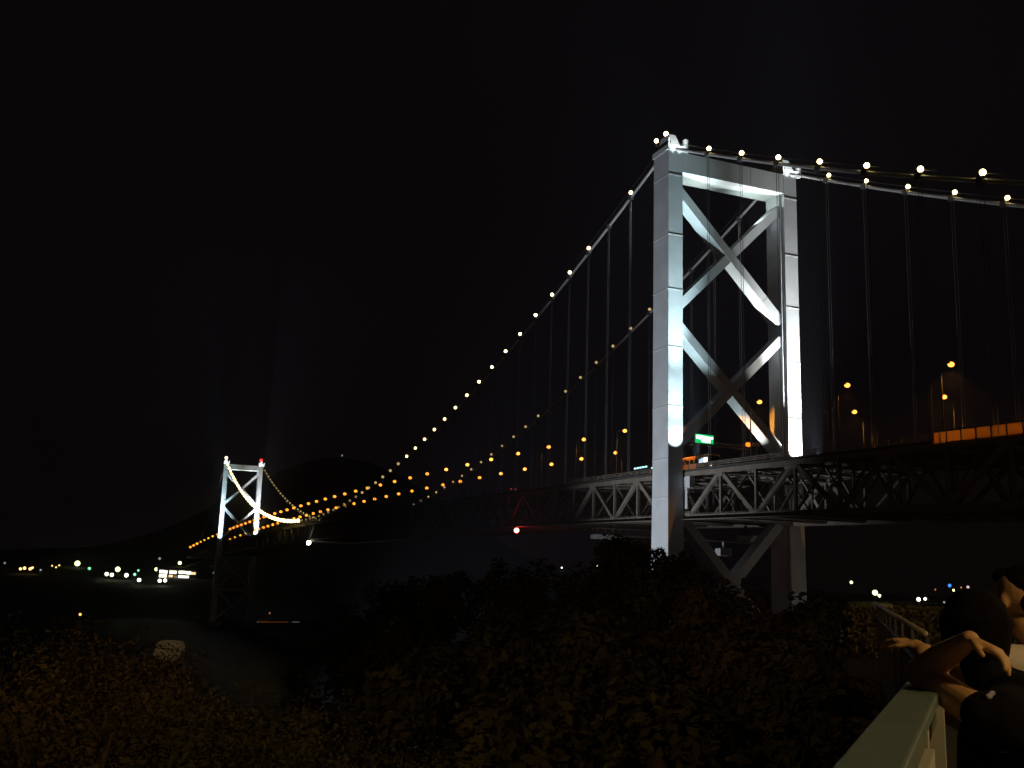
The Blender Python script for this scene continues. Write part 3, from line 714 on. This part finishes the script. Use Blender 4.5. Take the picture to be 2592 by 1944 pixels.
TR = [(-96.4, -130.4, 46.8, 2.6, "tallest dark tree, just left of the foot of the big tower's lit left leg"),
 (-97.5, -124.2, 45.75, 4.5, "dark rounded tree under the two pale lamps left of the big tower"),
 (-99.0, -112.5, 45.2, 5.5, "broad dark tree at the left end of the tree line below the red light"),
 (-103.3, -113.8, 44.4, 4.5, "leftmost dark tree of the tree line beside the open water"),
 (-99.7, -139.8, 45.45, 1.9, "small leafy tree in front of the big tower's left leg foot"),
 (-96.1, -139.0, 44.85, 4.3, "broad brownish tree centred below the big tower's lower bracing"),
 (-95.6, -143.2, 44.4, 1.9, "tree in front of the big tower's right leg foot"),
 (-94.6, -145.2, 43.4, 1.7, "rightmost low tree beside the dark gap to the viewing deck"),
 (-101.1, -143.5, 44.6, 2.4, "tree with olive leaves low in front of the bracing between the two legs"),
 (-108.2, -142.5, 43.3, 3.2, "dark tree in the middle of the slope left of the centre"),
 (-107.1, -147.4, 43.8, 3.0, "dark tree standing at the centre of the slope"),
 (-104.6, -151.8, 43.8, 2.7, "orange-tinged tree right of the centre of the slope"),
 (-105.4, -154.7, 43.3, 1.8, "low tree nearest the railing at the right of the slope"),
 (-111.8, -145.2, 42.5, 3.0, "low dark tree left of the centre above the bushes"),
 (-113.0, -155.7, 42.3, 2.6, "near dark tree at the bottom centre of the view"),
 (-111.1, -157.7, 42.6, 2.4, "near dark tree at the bottom right of the slope"),
 (-108.4, -124.6, 42.6, 4.5, "far low tree by the water left of the centre"),
 (-115.3, -150.2, 41.8, 3.0, "low tree at the right end of the left-hand bushes"),
 (-99.7, -133.1, 45.0, 3.4, "dark tree filling the slope left of the small leafy one")]
for i, (x, y, tp, r_, lab) in enumerate(TR):
    tree(x, y, tp, r_, lab, lean=random.uniform(-.3, .3), n=int(5000 + 2200 * r_), leaf=.13 + .012 * r_, m=M_leaf2 if i in (5, 7, 8, 11) else M_leaf)
def shrub(x, y, top, r_, label):
    g = min(near_h(x, y), top - 1.6) - .1
    t = thing("bush", label, "bush", (x, y, g), 0, "bushes at the lower left")
    H = top - g; s = MB()
    for i in range(7):
        an = i * .9; s.tube([(0, 0, 0), (math.cos(an) * r_ * .3, math.sin(an) * r_ * .3, H * .45), (math.cos(an) * r_ * .6, math.sin(an) * r_ * .6, H * .85)], [.05, .035, .015], 5)
    s.build("stem", M_bark, t)
    lobes = [(0, 0, H - r_ * .7, r_ * .7, r_ * .68)]
    for i in range(7):
        an = i * .9 + random.random(); lobes.append((math.cos(an) * r_ * .55, math.sin(an) * r_ * .55, H - r_ * random.uniform(.55, 1.2), r_ * .42, r_ * .4))
    for i in range(3): lobes.append((random.uniform(-.5, .5) * r_, random.uniform(-.5, .5) * r_, H * random.uniform(.25, .5), r_ * .6, r_ * .5))
    crown_mesh(lobes, 16000, .036).build("leaves", M_leaf2 if random.random() < .5 else M_leaf, t)
for (x, y, tp, r_, lab) in [(-121.9, -157.8, 43.85, 1.6, "bush at the left edge with the highest top of the bushes"), (-121.0, -157.1, 43.8, 1.4, "bush directly under the orange buoy lamp"),
 (-120.3, -158.4, 43.45, 1.3, "bush on the falling edge right of the buoy lamp"), (-119.7, -159.7, 43.15, 1.2, "bush just under the pale stand-in panel"),
 (-119.2, -161.0, 42.95, 1.2, "bush right of and below the pale stand-in panel"), (-118.7, -162.3, 42.75, 1.1, "rightmost bush of the left-hand group"),
 (-121.3, -164.6, 43.5, 1.2, "near bush in the lower left corner area"), (-120.3, -164.9, 43.1, 1.0, "near bush at the bottom left of the centre"),
 (-119.4, -165.3, 42.8, 1.0, "near bush at the bottom edge below the pale stand-in panel"), (-117.4, -161.6, 42.4, 1.2, "low bush at the bottom between the bushes and the trees"),
 (-122.4, -166.0, 43.3, 1.0, "nearest bush cut by the left bottom corner"), (-117.2, -163.9, 42.4, 1.0, "lowest bush at the bottom edge left of the centre")]:
    shrub(x, y, tp + (-.16 if y > -158.2 else .08 if y > -160 else .26), r_ * (1.0 if y > -160 else 1.12), lab)
# pale panel standing in for a lit patch of ground above the bushes
nbp_ = CAM + (Vector((-117.546, -131.6, 41.45)) - CAM) * 0.6
gz = near_h(nbp_.x, nbp_.y)
nbd = thing("lit_patch_panel", "pale panel standing in for lit ground among the bushes at the lower left", "stand-in panel", (nbp_.x, nbp_.y, gz - .2), rad(-12))
h_ = nbp_.z - gz + .2
a = MB(); pts = [(-.36, -.10), (-.30, .20), (-.10, .25), (.28, .23), (.35, .12), (.33, -.12), (.10, -.24), (-.20, -.20)]
nn_ = len(pts); a.add([(x, -.02, h_ + z) for x, z in pts] + [(x, .02, h_ + z) for x, z in pts], [tuple(range(nn_)), tuple(range(2 * nn_ - 1, nn_ - 1, -1))] + [(k, k + nn_, (k + 1) % nn_ + nn_, (k + 1) % nn_) for k in range(nn_)])
a.build("board", mat("lit_patch_tone", (.48, .50, .45), .9, nscale=5, namt=.3), nbd)  # pale tone puts the light on the ground into the panel colour
for x in (-.15, .15):
    a = MB(); a.bb((x - .03, .03, 0), (x + .03, .08, h_ + .1)); a.build("post", M_dark, nbd)

# ================================================================ viewing deck
DA = Vector((0.7197, 0.6942, 0)).normalized()      # along the parapet
C0 = Vector((-120.133, -173.517, 0)); DA = (Vector((-119.221, -172.673, 0)) - C0).normalized(); PA = Vector((DA.y, -DA.x, 0))   # PA points right, onto the deck
ZC = 44.318; ZF = 43.10
Ma = Matrix((PA, DA, Vector((0, 0, 1)))).transposed().to_4x4()
M_cap = mat("painted_cap", (0.125, 0.165, 0.13), 0.55, nscale=6, namt=.12, bump=.05, bscale=60)
M_panel = mat("cream_panel", (0.50, 0.47, 0.36), 0.6, nscale=4, namt=.1)
M_tile = mat("deck_tiles", (0.07, 0.065, 0.055), .8, nscale=3, namt=.2)
para = thing("parapet", "pale green parapet rail with a flat top running along the edge of the viewing deck", "railing", (C0.x, C0.y, ZF), math.atan2(DA.y, DA.x) - math.pi / 2)
hC = ZC - ZF
a = MB(); a.bb((0, -3.5, hC - .035), (.100, 2.1, hC)); a.build("cap", M_cap, para, bevel=.006)
a = MB(); a.bb((.085, -3.5, .08), (.105, .95, hC - .085)); a.build("panel", M_panel, para)
for y in (-3.2, -2.1, -1.0, 1.02, 2.05):
    a = MB(); a.bb((.02, y - .035, 0), (.09, y + .035, hC - .035)); a.build("post", M_panel, para)
for z in (hC - .14, .12):
    a = MB(); a.bb((.04, 1.06, z), (.07, 2.0, z + .03)); a.build("lower_rail", M_panel, para)
# deck floor (terrace), polygon in plan
fl = MB()
def dpt(s, t, z): return C0 + PA * s + DA * t + Vector((0, 0, z))
poly = [dpt(-.08, -4.5, 0), dpt(9, -4.5, 0), dpt(13, 12, 0), Vector((-99.5, -156.2, 0)), Vector((-105.2, -156.2, 0)), Vector((-105.3, -157.3, 0)), Vector((-115.4, -168.95, 0)), dpt(-.08, 3.0, 0)]
n = len(poly); fl.add([(p.x, p.y, ZF) for p in poly] + [(p.x, p.y, ZF - .35) for p in poly], [tuple(range(n)), tuple(range(2 * n - 1, n - 1, -1))] + [(i, i + n, (i + 1) % n + n, (i + 1) % n) for i in range(n)])
fo = fl.build("terrace", M_tile); tag(fo, kind='structure')
# far bay of the terrace: outer wall with mesh fence and handrail
A_, B_ = Vector((-115.585, -169.093, 0)), Vector((-105.079, -157.047, 0))
M_mesh = mat("fence_mesh_metal", (0.13, 0.115, 0.075), .8, nscale=30, namt=.5)
fen = thing("fence", "mesh fence with a pale handrail along the far bay of the viewing deck", "fence", (A_.x, A_.y, ZF))
d = (B_ - A_); L = d.length; d.normalize(); nrm = Vector((-d.y, d.x, 0))
a = MB(); a.tube([Vector((0, 0, 1.20)), d * L * .4 + Vector((0, 0, 1.20)), d * L + Vector((0, 0, 1.20))], [.020, .03, .045], 8); a.build("handrail", mat("handrail_paint", (.75, .6, .42), .4), fen, smooth=True)
a = MB(); a.tube([Vector((0, 0, .95)), d * L + Vector((0, 0, .98))], .035, 6); a.build("middle_rail", M_dark, fen)
k = 0.0
while k <= L + .01:
    a = MB(); p = d * k; a.bb((p.x - .018, p.y - .018, -.3), (p.x + .018, p.y + .018, 1.18)); a.build("post", M_dark, fen); k += L / 8
a = MB()
a.beam(Vector((0, 0, .37)), d * L + Vector((0, 0, .37)), .012, 1.12, nrm)
a.build("mesh_panel", M_mesh, fen)
a = MB(); a.beam(Vector((0, 0, -1.0)) + nrm * -.06, d * L + Vector((0, 0, -1.0)) + nrm * -.06, .12, 1.7, nrm); a.build("base_wall", M_dark, fen)
# hedge behind the far bay
hd = MB(); vs = []; fs = []
H0, H1 = Vector((-104.2, -155.6, 0)), Vector((-95.5, -160.5, 0))
for i in range(9000):
    t_ = random.random(); q = H0.lerp(H1, t_) + Vector((random.uniform(-.5, .5), random.uniform(-.5, .5), 0)); z = ZF + 1.18 * random.random() ** .6 + .04 * mn.noise(q * 2)
    nn = rvec().normalized(); a_ = nn.cross(rvec()).normalized(); b_ = nn.cross(a_); s = .06; o = len(vs); p = Vector((q.x, q.y, z))
    vs += [p - a_ * s, p + b_ * s * .6, p + a_ * s, p - b_ * s * .6]; fs.append((o, o + 1, o + 2, o + 3))
hd.add(vs, fs); tag(hd.build("hedge", mat("hedge_leaves", (.16, .14, .06), .7)), "clipped brownish hedge at the far side of the viewing deck behind the handrail", "hedge")
bn = thing("coin_binoculars", "small coin binocular viewer on a post at the far corner of the viewing deck", "binocular viewer", (-103.9, -155.95, ZF))
a = MB(); a.tube([(0, 0, 0), (0, 0, 1.05)], [.07, .05], 8); a.tube([(0, 0, 0), (0, 0, .04)], .2, 12); a.build("post", M_panel, bn)
a = MB(); a.box((0, 0, 1.15), (.3, .22, .16)); a.tube([(.07, -.2, 1.17), (.07, .2, 1.17)], .05, 8); a.tube([(-.07, -.2, 1.17), (-.07, .2, 1.17)], .05, 8); a.build("viewer_head", M_panel, bn, bevel=.01)

# terrace lamp just outside the frame, right of and above the viewer
lpz = CAM + Vector((3.4, -2.2, 0))
sl = thing("terrace_lamp", "terrace lamp post standing on the viewing deck beyond the right edge of the view", "lamp post", (lpz.x, lpz.y, ZF))
a = MB(); a.tube([(0, 0, 0), (0, 0, 3.9)], [.07, .05], 8); a.build("pole", M_pole, sl)
a = MB(); a.tube([(0, 0, 4.42), (0, 0, 4.5)], [.28, .12], 12); a.build("shade", M_dark, sl)
a = MB(); a.ball((0, 0, 4.2), .17); a.build("globe", emat("globe_glow", (1.0, .70, .32), 290), sl, smooth=True)

sl2 = copy_tree(sl); sl2.location = (CAM.x + 12.5, CAM.y + 2.5, ZF); tag(sl2, "second lamp post, added unseen beyond the right edge to brighten the far bay", "lamp post")  # added copy, there only to brighten handrail, hedge and far bay
# added lamp behind the viewer on the left to light bushes and trees
pl = thing("fill_lamp", "tall unseen lamp added behind the viewer to warm the bushes and trees", "lamp post", (-134.0, -178.0, 40.0))
a = MB(); a.tube([(0, 0, -1), (0, 0, 12.0)], [.1, .07], 8); a.build("pole", M_pole, pl)
a = MB(); a.box((.2, .3, 12.1), (.7, .7, .3)); a.build("lamp_head", M_dark, pl)
spot("tree_beam", (-133.8, -177.6, 51.8), (-100, -140, 43.5), TREEW, (1.0, 0.56, 0.24), 44, 1.0, 0.3, pl)
spot("bush_beam", (-133.7, -177.6, 51.7), (-122.5, -158, 42.5), BUSHW, (1.0, 0.64, 0.36), 50, 1.0, 0.3, pl)

# ================================================================ PEOPLE
M_skin = mat("skin", (0.66, 0.36, 0.14), .55, nscale=25, namt=.06)
M_hair = mat("black_hair", (0.008, 0.005, 0.004), .9, spec=.08, nscale=40, namt=.5, bump=.4, bscale=90)
M_blk = mat("black_shirt", (0.008, 0.006, 0.006), .95, spec=.1)
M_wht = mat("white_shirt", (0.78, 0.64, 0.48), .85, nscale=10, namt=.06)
M_pants = mat("dark_trousers", (0.012, 0.012, 0.015), .9)
def caps(mb, a, b, ra, rb, n=14):
    a = Vector(a); b = Vector(b)
    mb.tube([a, b], [ra, rb], n); mb.ball(a, ra, n, 8); mb.ball(b, rb, n, 8)
def remesh(mb, name, m, voxel, parent, smooth=3, iters=6):
    me = bpy.data.meshes.new(name); me.from_pydata(mb.v, [], mb.f)
    bm = bmesh.new(); bm.from_mesh(me); bmesh.ops.recalc_face_normals(bm, faces=bm.faces); bm.to_mesh(me); bm.free()
    t = bpy.data.objects.new("tmp", me); COL.objects.link(t)
    r = t.modifiers.new("r", 'REMESH'); r.mode = 'VOXEL'; r.voxel_size = voxel; r.use_smooth_shade = True
    s = t.modifiers.new("s", 'SMOOTH'); s.factor = .5; s.iterations = iters
    dg = bpy.context.evaluated_depsgraph_get(); me2 = bpy.data.meshes.new_from_object(t.evaluated_get(dg))
    bpy.data.objects.remove(t); me2.name = name; me2.materials.clear(); me2.materials.append(m); me2.shade_smooth()
    o = bpy.data.objects.new(name, me2); COL.objects.link(o); o.parent = parent; return o
def head(mb, c, f, s=1.0):
    """head centred at c, facing f"""
    c = Vector(c); f = Vector(f).normalized(); up = Vector((0, 0, 1)); up = (up - f * f.dot(up)).normalized(); r = f.cross(up)
    def P(x, y, z): return c + r * x * s + f * y * s + up * z * s
    mb.ball(P(0, -.012, .035), (.078 * s, .092 * s, .09 * s), 18, 12) ; mb.ball(P(0, .02, -.03), (.062 * s, .062 * s, .085 * s), 18, 12)
    caps(mb, P(0, .085, .01), P(0, .105, -.025), .011 * s, .016 * s, 8)
    caps(mb, P(-.022, .078, -.062), P(.022, .078, -.062), .010 * s, .010 * s, 8); mb.ball(P(0, .062, -.1), .026 * s, 10, 6)
    for sg_ in (-1, 1): mb.ball(P(sg_ * .079, -.012, -.005), (.012 * s, .02 * s, .032 * s), 10, 7)
    return P
def hand(mb, wrist, fwd, palm_n, s=1.0, curl=.5, flip=1):
    fwd = Vector(fwd).normalized(); pn = Vector(palm_n); pn = (pn - fwd * pn.dot(fwd)).normalized(); sd = fwd.cross(pn) * flip
    w = Vector(wrist)
    for i in range(4):
        o = (i - 1.5) * .019 * s
        caps(mb, w + sd * o * .7, w + fwd * .078 * s + sd * o, .015 * s, .0125 * s, 10)
    for i, L in enumerate((.066, .076, .070, .054)):
        o = (i - 1.5) * .0195 * s; p = w + fwd * .08 * s + sd * o; dr = (fwd + sd * (i - 1.5) * .075).normalized()
        c1 = curl * (.7 + .12 * i)
        for j, (fr, rr) in enumerate(((.42, .0098), (.32, .0092), (.26, .0086))):
            ang = c1 * (j + 1) * .55; dd = (dr * math.cos(ang) + pn * math.sin(ang)).normalized(); q = p + dd * L * fr * s
            caps(mb, p, q, rr * s, (rr - .0005) * s, 8); p = q
    p = w + fwd * .022 * s - sd * .026 * s; q = p + (fwd * .8 - sd * .75 + pn * .35).normalized() * .036 * s; r_ = q + (fwd * .95 - sd * .25 + pn * .45).normalized() * .03 * s
    caps(mb, p, q, .0125 * s, .0105 * s, 8); caps(mb, q, r_, .0100 * s, .0082 * s, 8)

SHO = (-119.023, -172.775, 44.276); CHEST = (-118.742, -172.604, 44.171)
# person leaning on the parapet
p1 = thing("person", "person with dark bobbed hair and black short-sleeved shirt leaning an elbow on the parapet", "person", (-118.78, -172.95, ZF))
O = Vector((-118.78, -172.95, ZF))
def L1(v): return Vector(v) - O
elb = L1((-118.956, -172.489, 44.357)); wri = L1((-118.977, -172.700, 44.462)); kn = L1((-118.962, -172.768, 44.442)); tip = L1((-118.922, -172.798, 44.397))
sho = L1(SHO); sh2 = L1((-118.62, -172.60, 44.30)); nk = L1((-118.735, -172.560, 44.32)); hc = L1((-118.735, -172.484, 44.475))
el2 = L1((-118.66, -172.24, 44.37)); ha2 = L1((-118.663, -172.18, 44.41)); pel = L1((-118.773, -172.607, 43.93))
body = MB()
chest = L1(CHEST)
caps(body, pel + Vector((-.08, 0, 0)), pel + Vector((.09, -.03, 0)), .12, .12); caps(body, pel, chest, .115, .125)
caps(body, sho + Vector((.05, -.01, -.03)), sh2 + Vector((-.04, -.01, -.03)), .06, .06); caps(body, chest, (sho + sh2) / 2 + Vector((0, -.02, -.04)), .12, .08)
caps(body, nk + Vector((0, -.02, -.04)), hc + Vector((0, -.01, -.08)), .047, .05)
hf = Vector((.42, .90, -.05)); P1 = head(body, hc, hf, .9)
caps(body, sho, elb, .048, .040); caps(body, elb, elb.lerp(wri, .45), .037, .040); caps(body, elb.lerp(wri, .45), wri, .040, .024)
hd_dir = (tip - wri).normalized(); hand(body, wri, (kn - wri).normalized() + hd_dir * .5, Vector((-.2, .1, -1)), .92, .8)
caps(body, sh2, el2, .043, .036); caps(body, el2, el2.lerp(ha2, .4), .034, .036); caps(body, el2.lerp(ha2, .4), ha2, .034, .023); hand(body, ha2, (ha2 - el2).normalized() + Vector((-.1, .1, -.35)), Vector((0, .1, -1)), .85, 1.0, -1)
for s in (-1, 1):
    h_ = pel + Vector((s * .085, 0, -.03)); kne = h_ + Vector((s * .01, .04, -.36)); an = Vector((h_.x, h_.y - .06 * s, .07))
    caps(body, h_, kne, .082, .055); caps(body, kne, an, .052, .034); caps(body, an + Vector((0, -.03, -.03)), an + Vector((0, .14, -.045)), .032, .026)
b1 = remesh(body, "body", M_skin, .0045, p1, iters=3)
hr = MB(); CS = .9
hr.ball(P1(0, -.03, .04), (.088, .097, .088), 20, 14)
for i in range(15):
    an = math.pi * (.02 + .96 * i / 14.0); x = .078 * math.cos(an); y = -.03 - .075 * math.sin(an)
    caps(hr, P1(x, y, .03), P1(x * 1.02, y + .004, -.085 + .03 * random.random()), .032, .016, 10)
caps(hr, P1(-.085, -.0, .03), P1(-.08, .005, -.07), .022, .018, 10); caps(hr, P1(.085, -.0, .03), P1(.08, .005, -.07), .022, .018, 10)
hr.ball(P1(0, .045, .085), (.06, .05, .04), 12, 8)
remesh(hr, "hair", M_hair, .006, p1, iters=3)
sm = MB()
caps(sm, pel + Vector((-.06, 0, .02)), pel + Vector((.08, -.03, .02)), .135, .135); caps(sm, pel + Vector((0, 0, .05)), chest, .132, .142)
caps(sm, sho + Vector((.05, -.01, -.01)), sh2 + Vector((-.04, -.01, -.01)), .08, .08); caps(sm, chest, (sho + sh2) / 2 + Vector((0, -.02, -.02)), .135, .11)
caps(sm, sho + Vector((.02, .01, 0)), sho.lerp(elb, .02), .062, .056); caps(sm, sh2, sh2.lerp(el2, .35), .055, .058)
caps(sm, nk + Vector((-.03, -.03, -.07)), nk + Vector((.05, -.03, -.07)), .085, .085); caps(sm, nk + Vector((0, -.02, -.05)), hc + Vector((0, -.03, -.09)), .078, .066)
shirt = remesh(sm, "shirt", M_blk, .008, p1, iters=5)
a = MB()
for x_, z_ in ((0, 0), (.022, .012), (.04, -.004)): a.ball((sho.x - .01 + x_ * .8, sho.y - .03 + x_ * .3, sho.z + .052 + z_ * .4), (.011, .006, .008), 8, 6)
a.build("shirt_print", mat("pale_print", (.35, .33, .36), .7), shirt)
tm = MB()
caps(tm, pel + Vector((-.08, 0, -.02)), pel + Vector((.09, -.02, -.02)), .128, .128)
for s in (-1, 1):
    h_ = pel + Vector((s * .085, 0, -.03)); kne = h_ + Vector((s * .01, .04, -.36)); an = Vector((h_.x, h_.y - .06 * s, .12)); caps(tm, h_, kne, .095, .07); caps(tm, kne, an, .068, .055)
remesh(tm, "trousers", M_pants, .009, p1, iters=4)
for s in (-1, 1):
    e = MB(); e.ball(P1(s * .03, .074, .004), .011); e.build("eye", mat("eye_dark", (.02, .015, .01), .2), p1)

# second person in a white shirt, cut by the right edge
p2 = thing("person", "person in a white T-shirt at the right edge, behind the person in black", "person", (-117.745, -172.03, ZF - .03))
O2 = Vector((-117.72, -172.05, ZF))
def L2(v): return Vector(v) - O2
hc2 = L2((-117.86, -171.925, 44.590)); ns = L2((-117.80, -171.98, 44.42)); bd2 = MB()
P2 = head(bd2, hc2, (.10, .98, -.05), 1.0)
caps(bd2, ns + Vector((0, 0, .0)), hc2 + Vector((.01, -.02, -.08)), .056, .058)
sA = L2((-117.97, -171.93, 44.37)); sB = L2((-117.52, -172.10, 44.35)); pe2 = L2((-117.70, -172.03, 43.86))
caps(bd2, sA, sB, .055, .055); caps(bd2, pe2, (sA + sB) / 2 + Vector((0, 0, -.12)), .13, .14); caps(bd2, (sA + sB) / 2 + Vector((0, 0, -.05)), ns, .09, .06)
for s_, sh_ in ((-1, sA), (1, sB)):
    e_ = sh_ + Vector((s_ * .05, .04, -.27)); w_ = e_ + Vector((-.03 * s_, .22, .04)); caps(bd2, sh_, e_, .05, .04); caps(bd2, e_, w_, .038, .026); hand(bd2, w_, (w_ - e_), (0, 0, -1), 1, .4, s_)
    h_ = pe2 + Vector((s_ * .09, 0, -.05)); k_ = h_ + Vector((0, .02, -.34)); n_ = Vector((h_.x, h_.y, .07)); caps(bd2, h_, k_, .09, .06); caps(bd2, k_, n_, .056, .036); caps(bd2, n_ + Vector((0, -.04, -.03)), n_ + Vector((-.02, .15, -.045)), .035, .028)
remesh(bd2, "body", M_skin, .007, p2, iters=4)
h2 = MB(); h2.ball(P2(.016, -.03, .06), (.084, .092, .082), 18, 12); h2.ball(P2(.016, -.07, .0), (.068, .045, .06), 14, 10); h2.ball(P2(0, .03, .095), (.065, .06, .038), 12, 8)
remesh(h2, "hair", M_hair, .007, p2, iters=3)
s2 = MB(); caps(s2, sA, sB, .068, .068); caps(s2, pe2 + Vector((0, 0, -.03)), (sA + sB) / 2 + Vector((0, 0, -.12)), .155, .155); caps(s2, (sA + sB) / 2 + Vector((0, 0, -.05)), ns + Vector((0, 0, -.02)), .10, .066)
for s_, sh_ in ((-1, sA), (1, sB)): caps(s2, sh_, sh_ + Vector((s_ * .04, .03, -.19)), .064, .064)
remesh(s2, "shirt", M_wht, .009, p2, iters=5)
t2 = MB(); caps(t2, pe2 + Vector((-.08, 0, -.05)), pe2 + Vector((.08, 0, -.05)), .135, .135)
for s_ in (-1, 1):
    h_ = pe2 + Vector((s_ * .09, 0, -.05)); k_ = h_ + Vector((0, .02, -.34)); n_ = Vector((h_.x, h_.y, .12)); caps(t2, h_, k_, .10, .075); caps(t2, k_, n_, .072, .06)
remesh(t2, "trousers", M_pants, .01, p2, iters=4)
for s in (-1, 1):
    e = MB(); e.ball(P2(s * .03, .074, .004), .011); e.build("eye", mat("eye_dark2", (.02, .015, .01), .2), p2)

HAZE = 0.00018
if HAZE:
    hz = MB(); hz.bb((-1700, -700, -13), (2700, 3500, 330))
    hm = bpy.data.materials.new("night_haze"); hm.use_nodes = True; hm.node_tree.nodes.clear()
    ho = hm.node_tree.nodes.new("ShaderNodeOutputMaterial"); hv = hm.node_tree.nodes.new("ShaderNodeVolumePrincipled")
    hv.inputs["Color"].default_value = (.75, .8, 1.0, 1); hv.inputs["Density"].default_value = HAZE; hv.inputs["Anisotropy"].default_value = 0.3
    hm.node_tree.links.new(hv.outputs[0], ho.inputs["Volume"])
    tag(hz.build("haze", hm), kind='stuff')
for o in COL.objects:
    if o.parent is None and o.get("label") and len(o["label"].split()) > 16: print("LONG", len(o["label"].split()), o["label"])
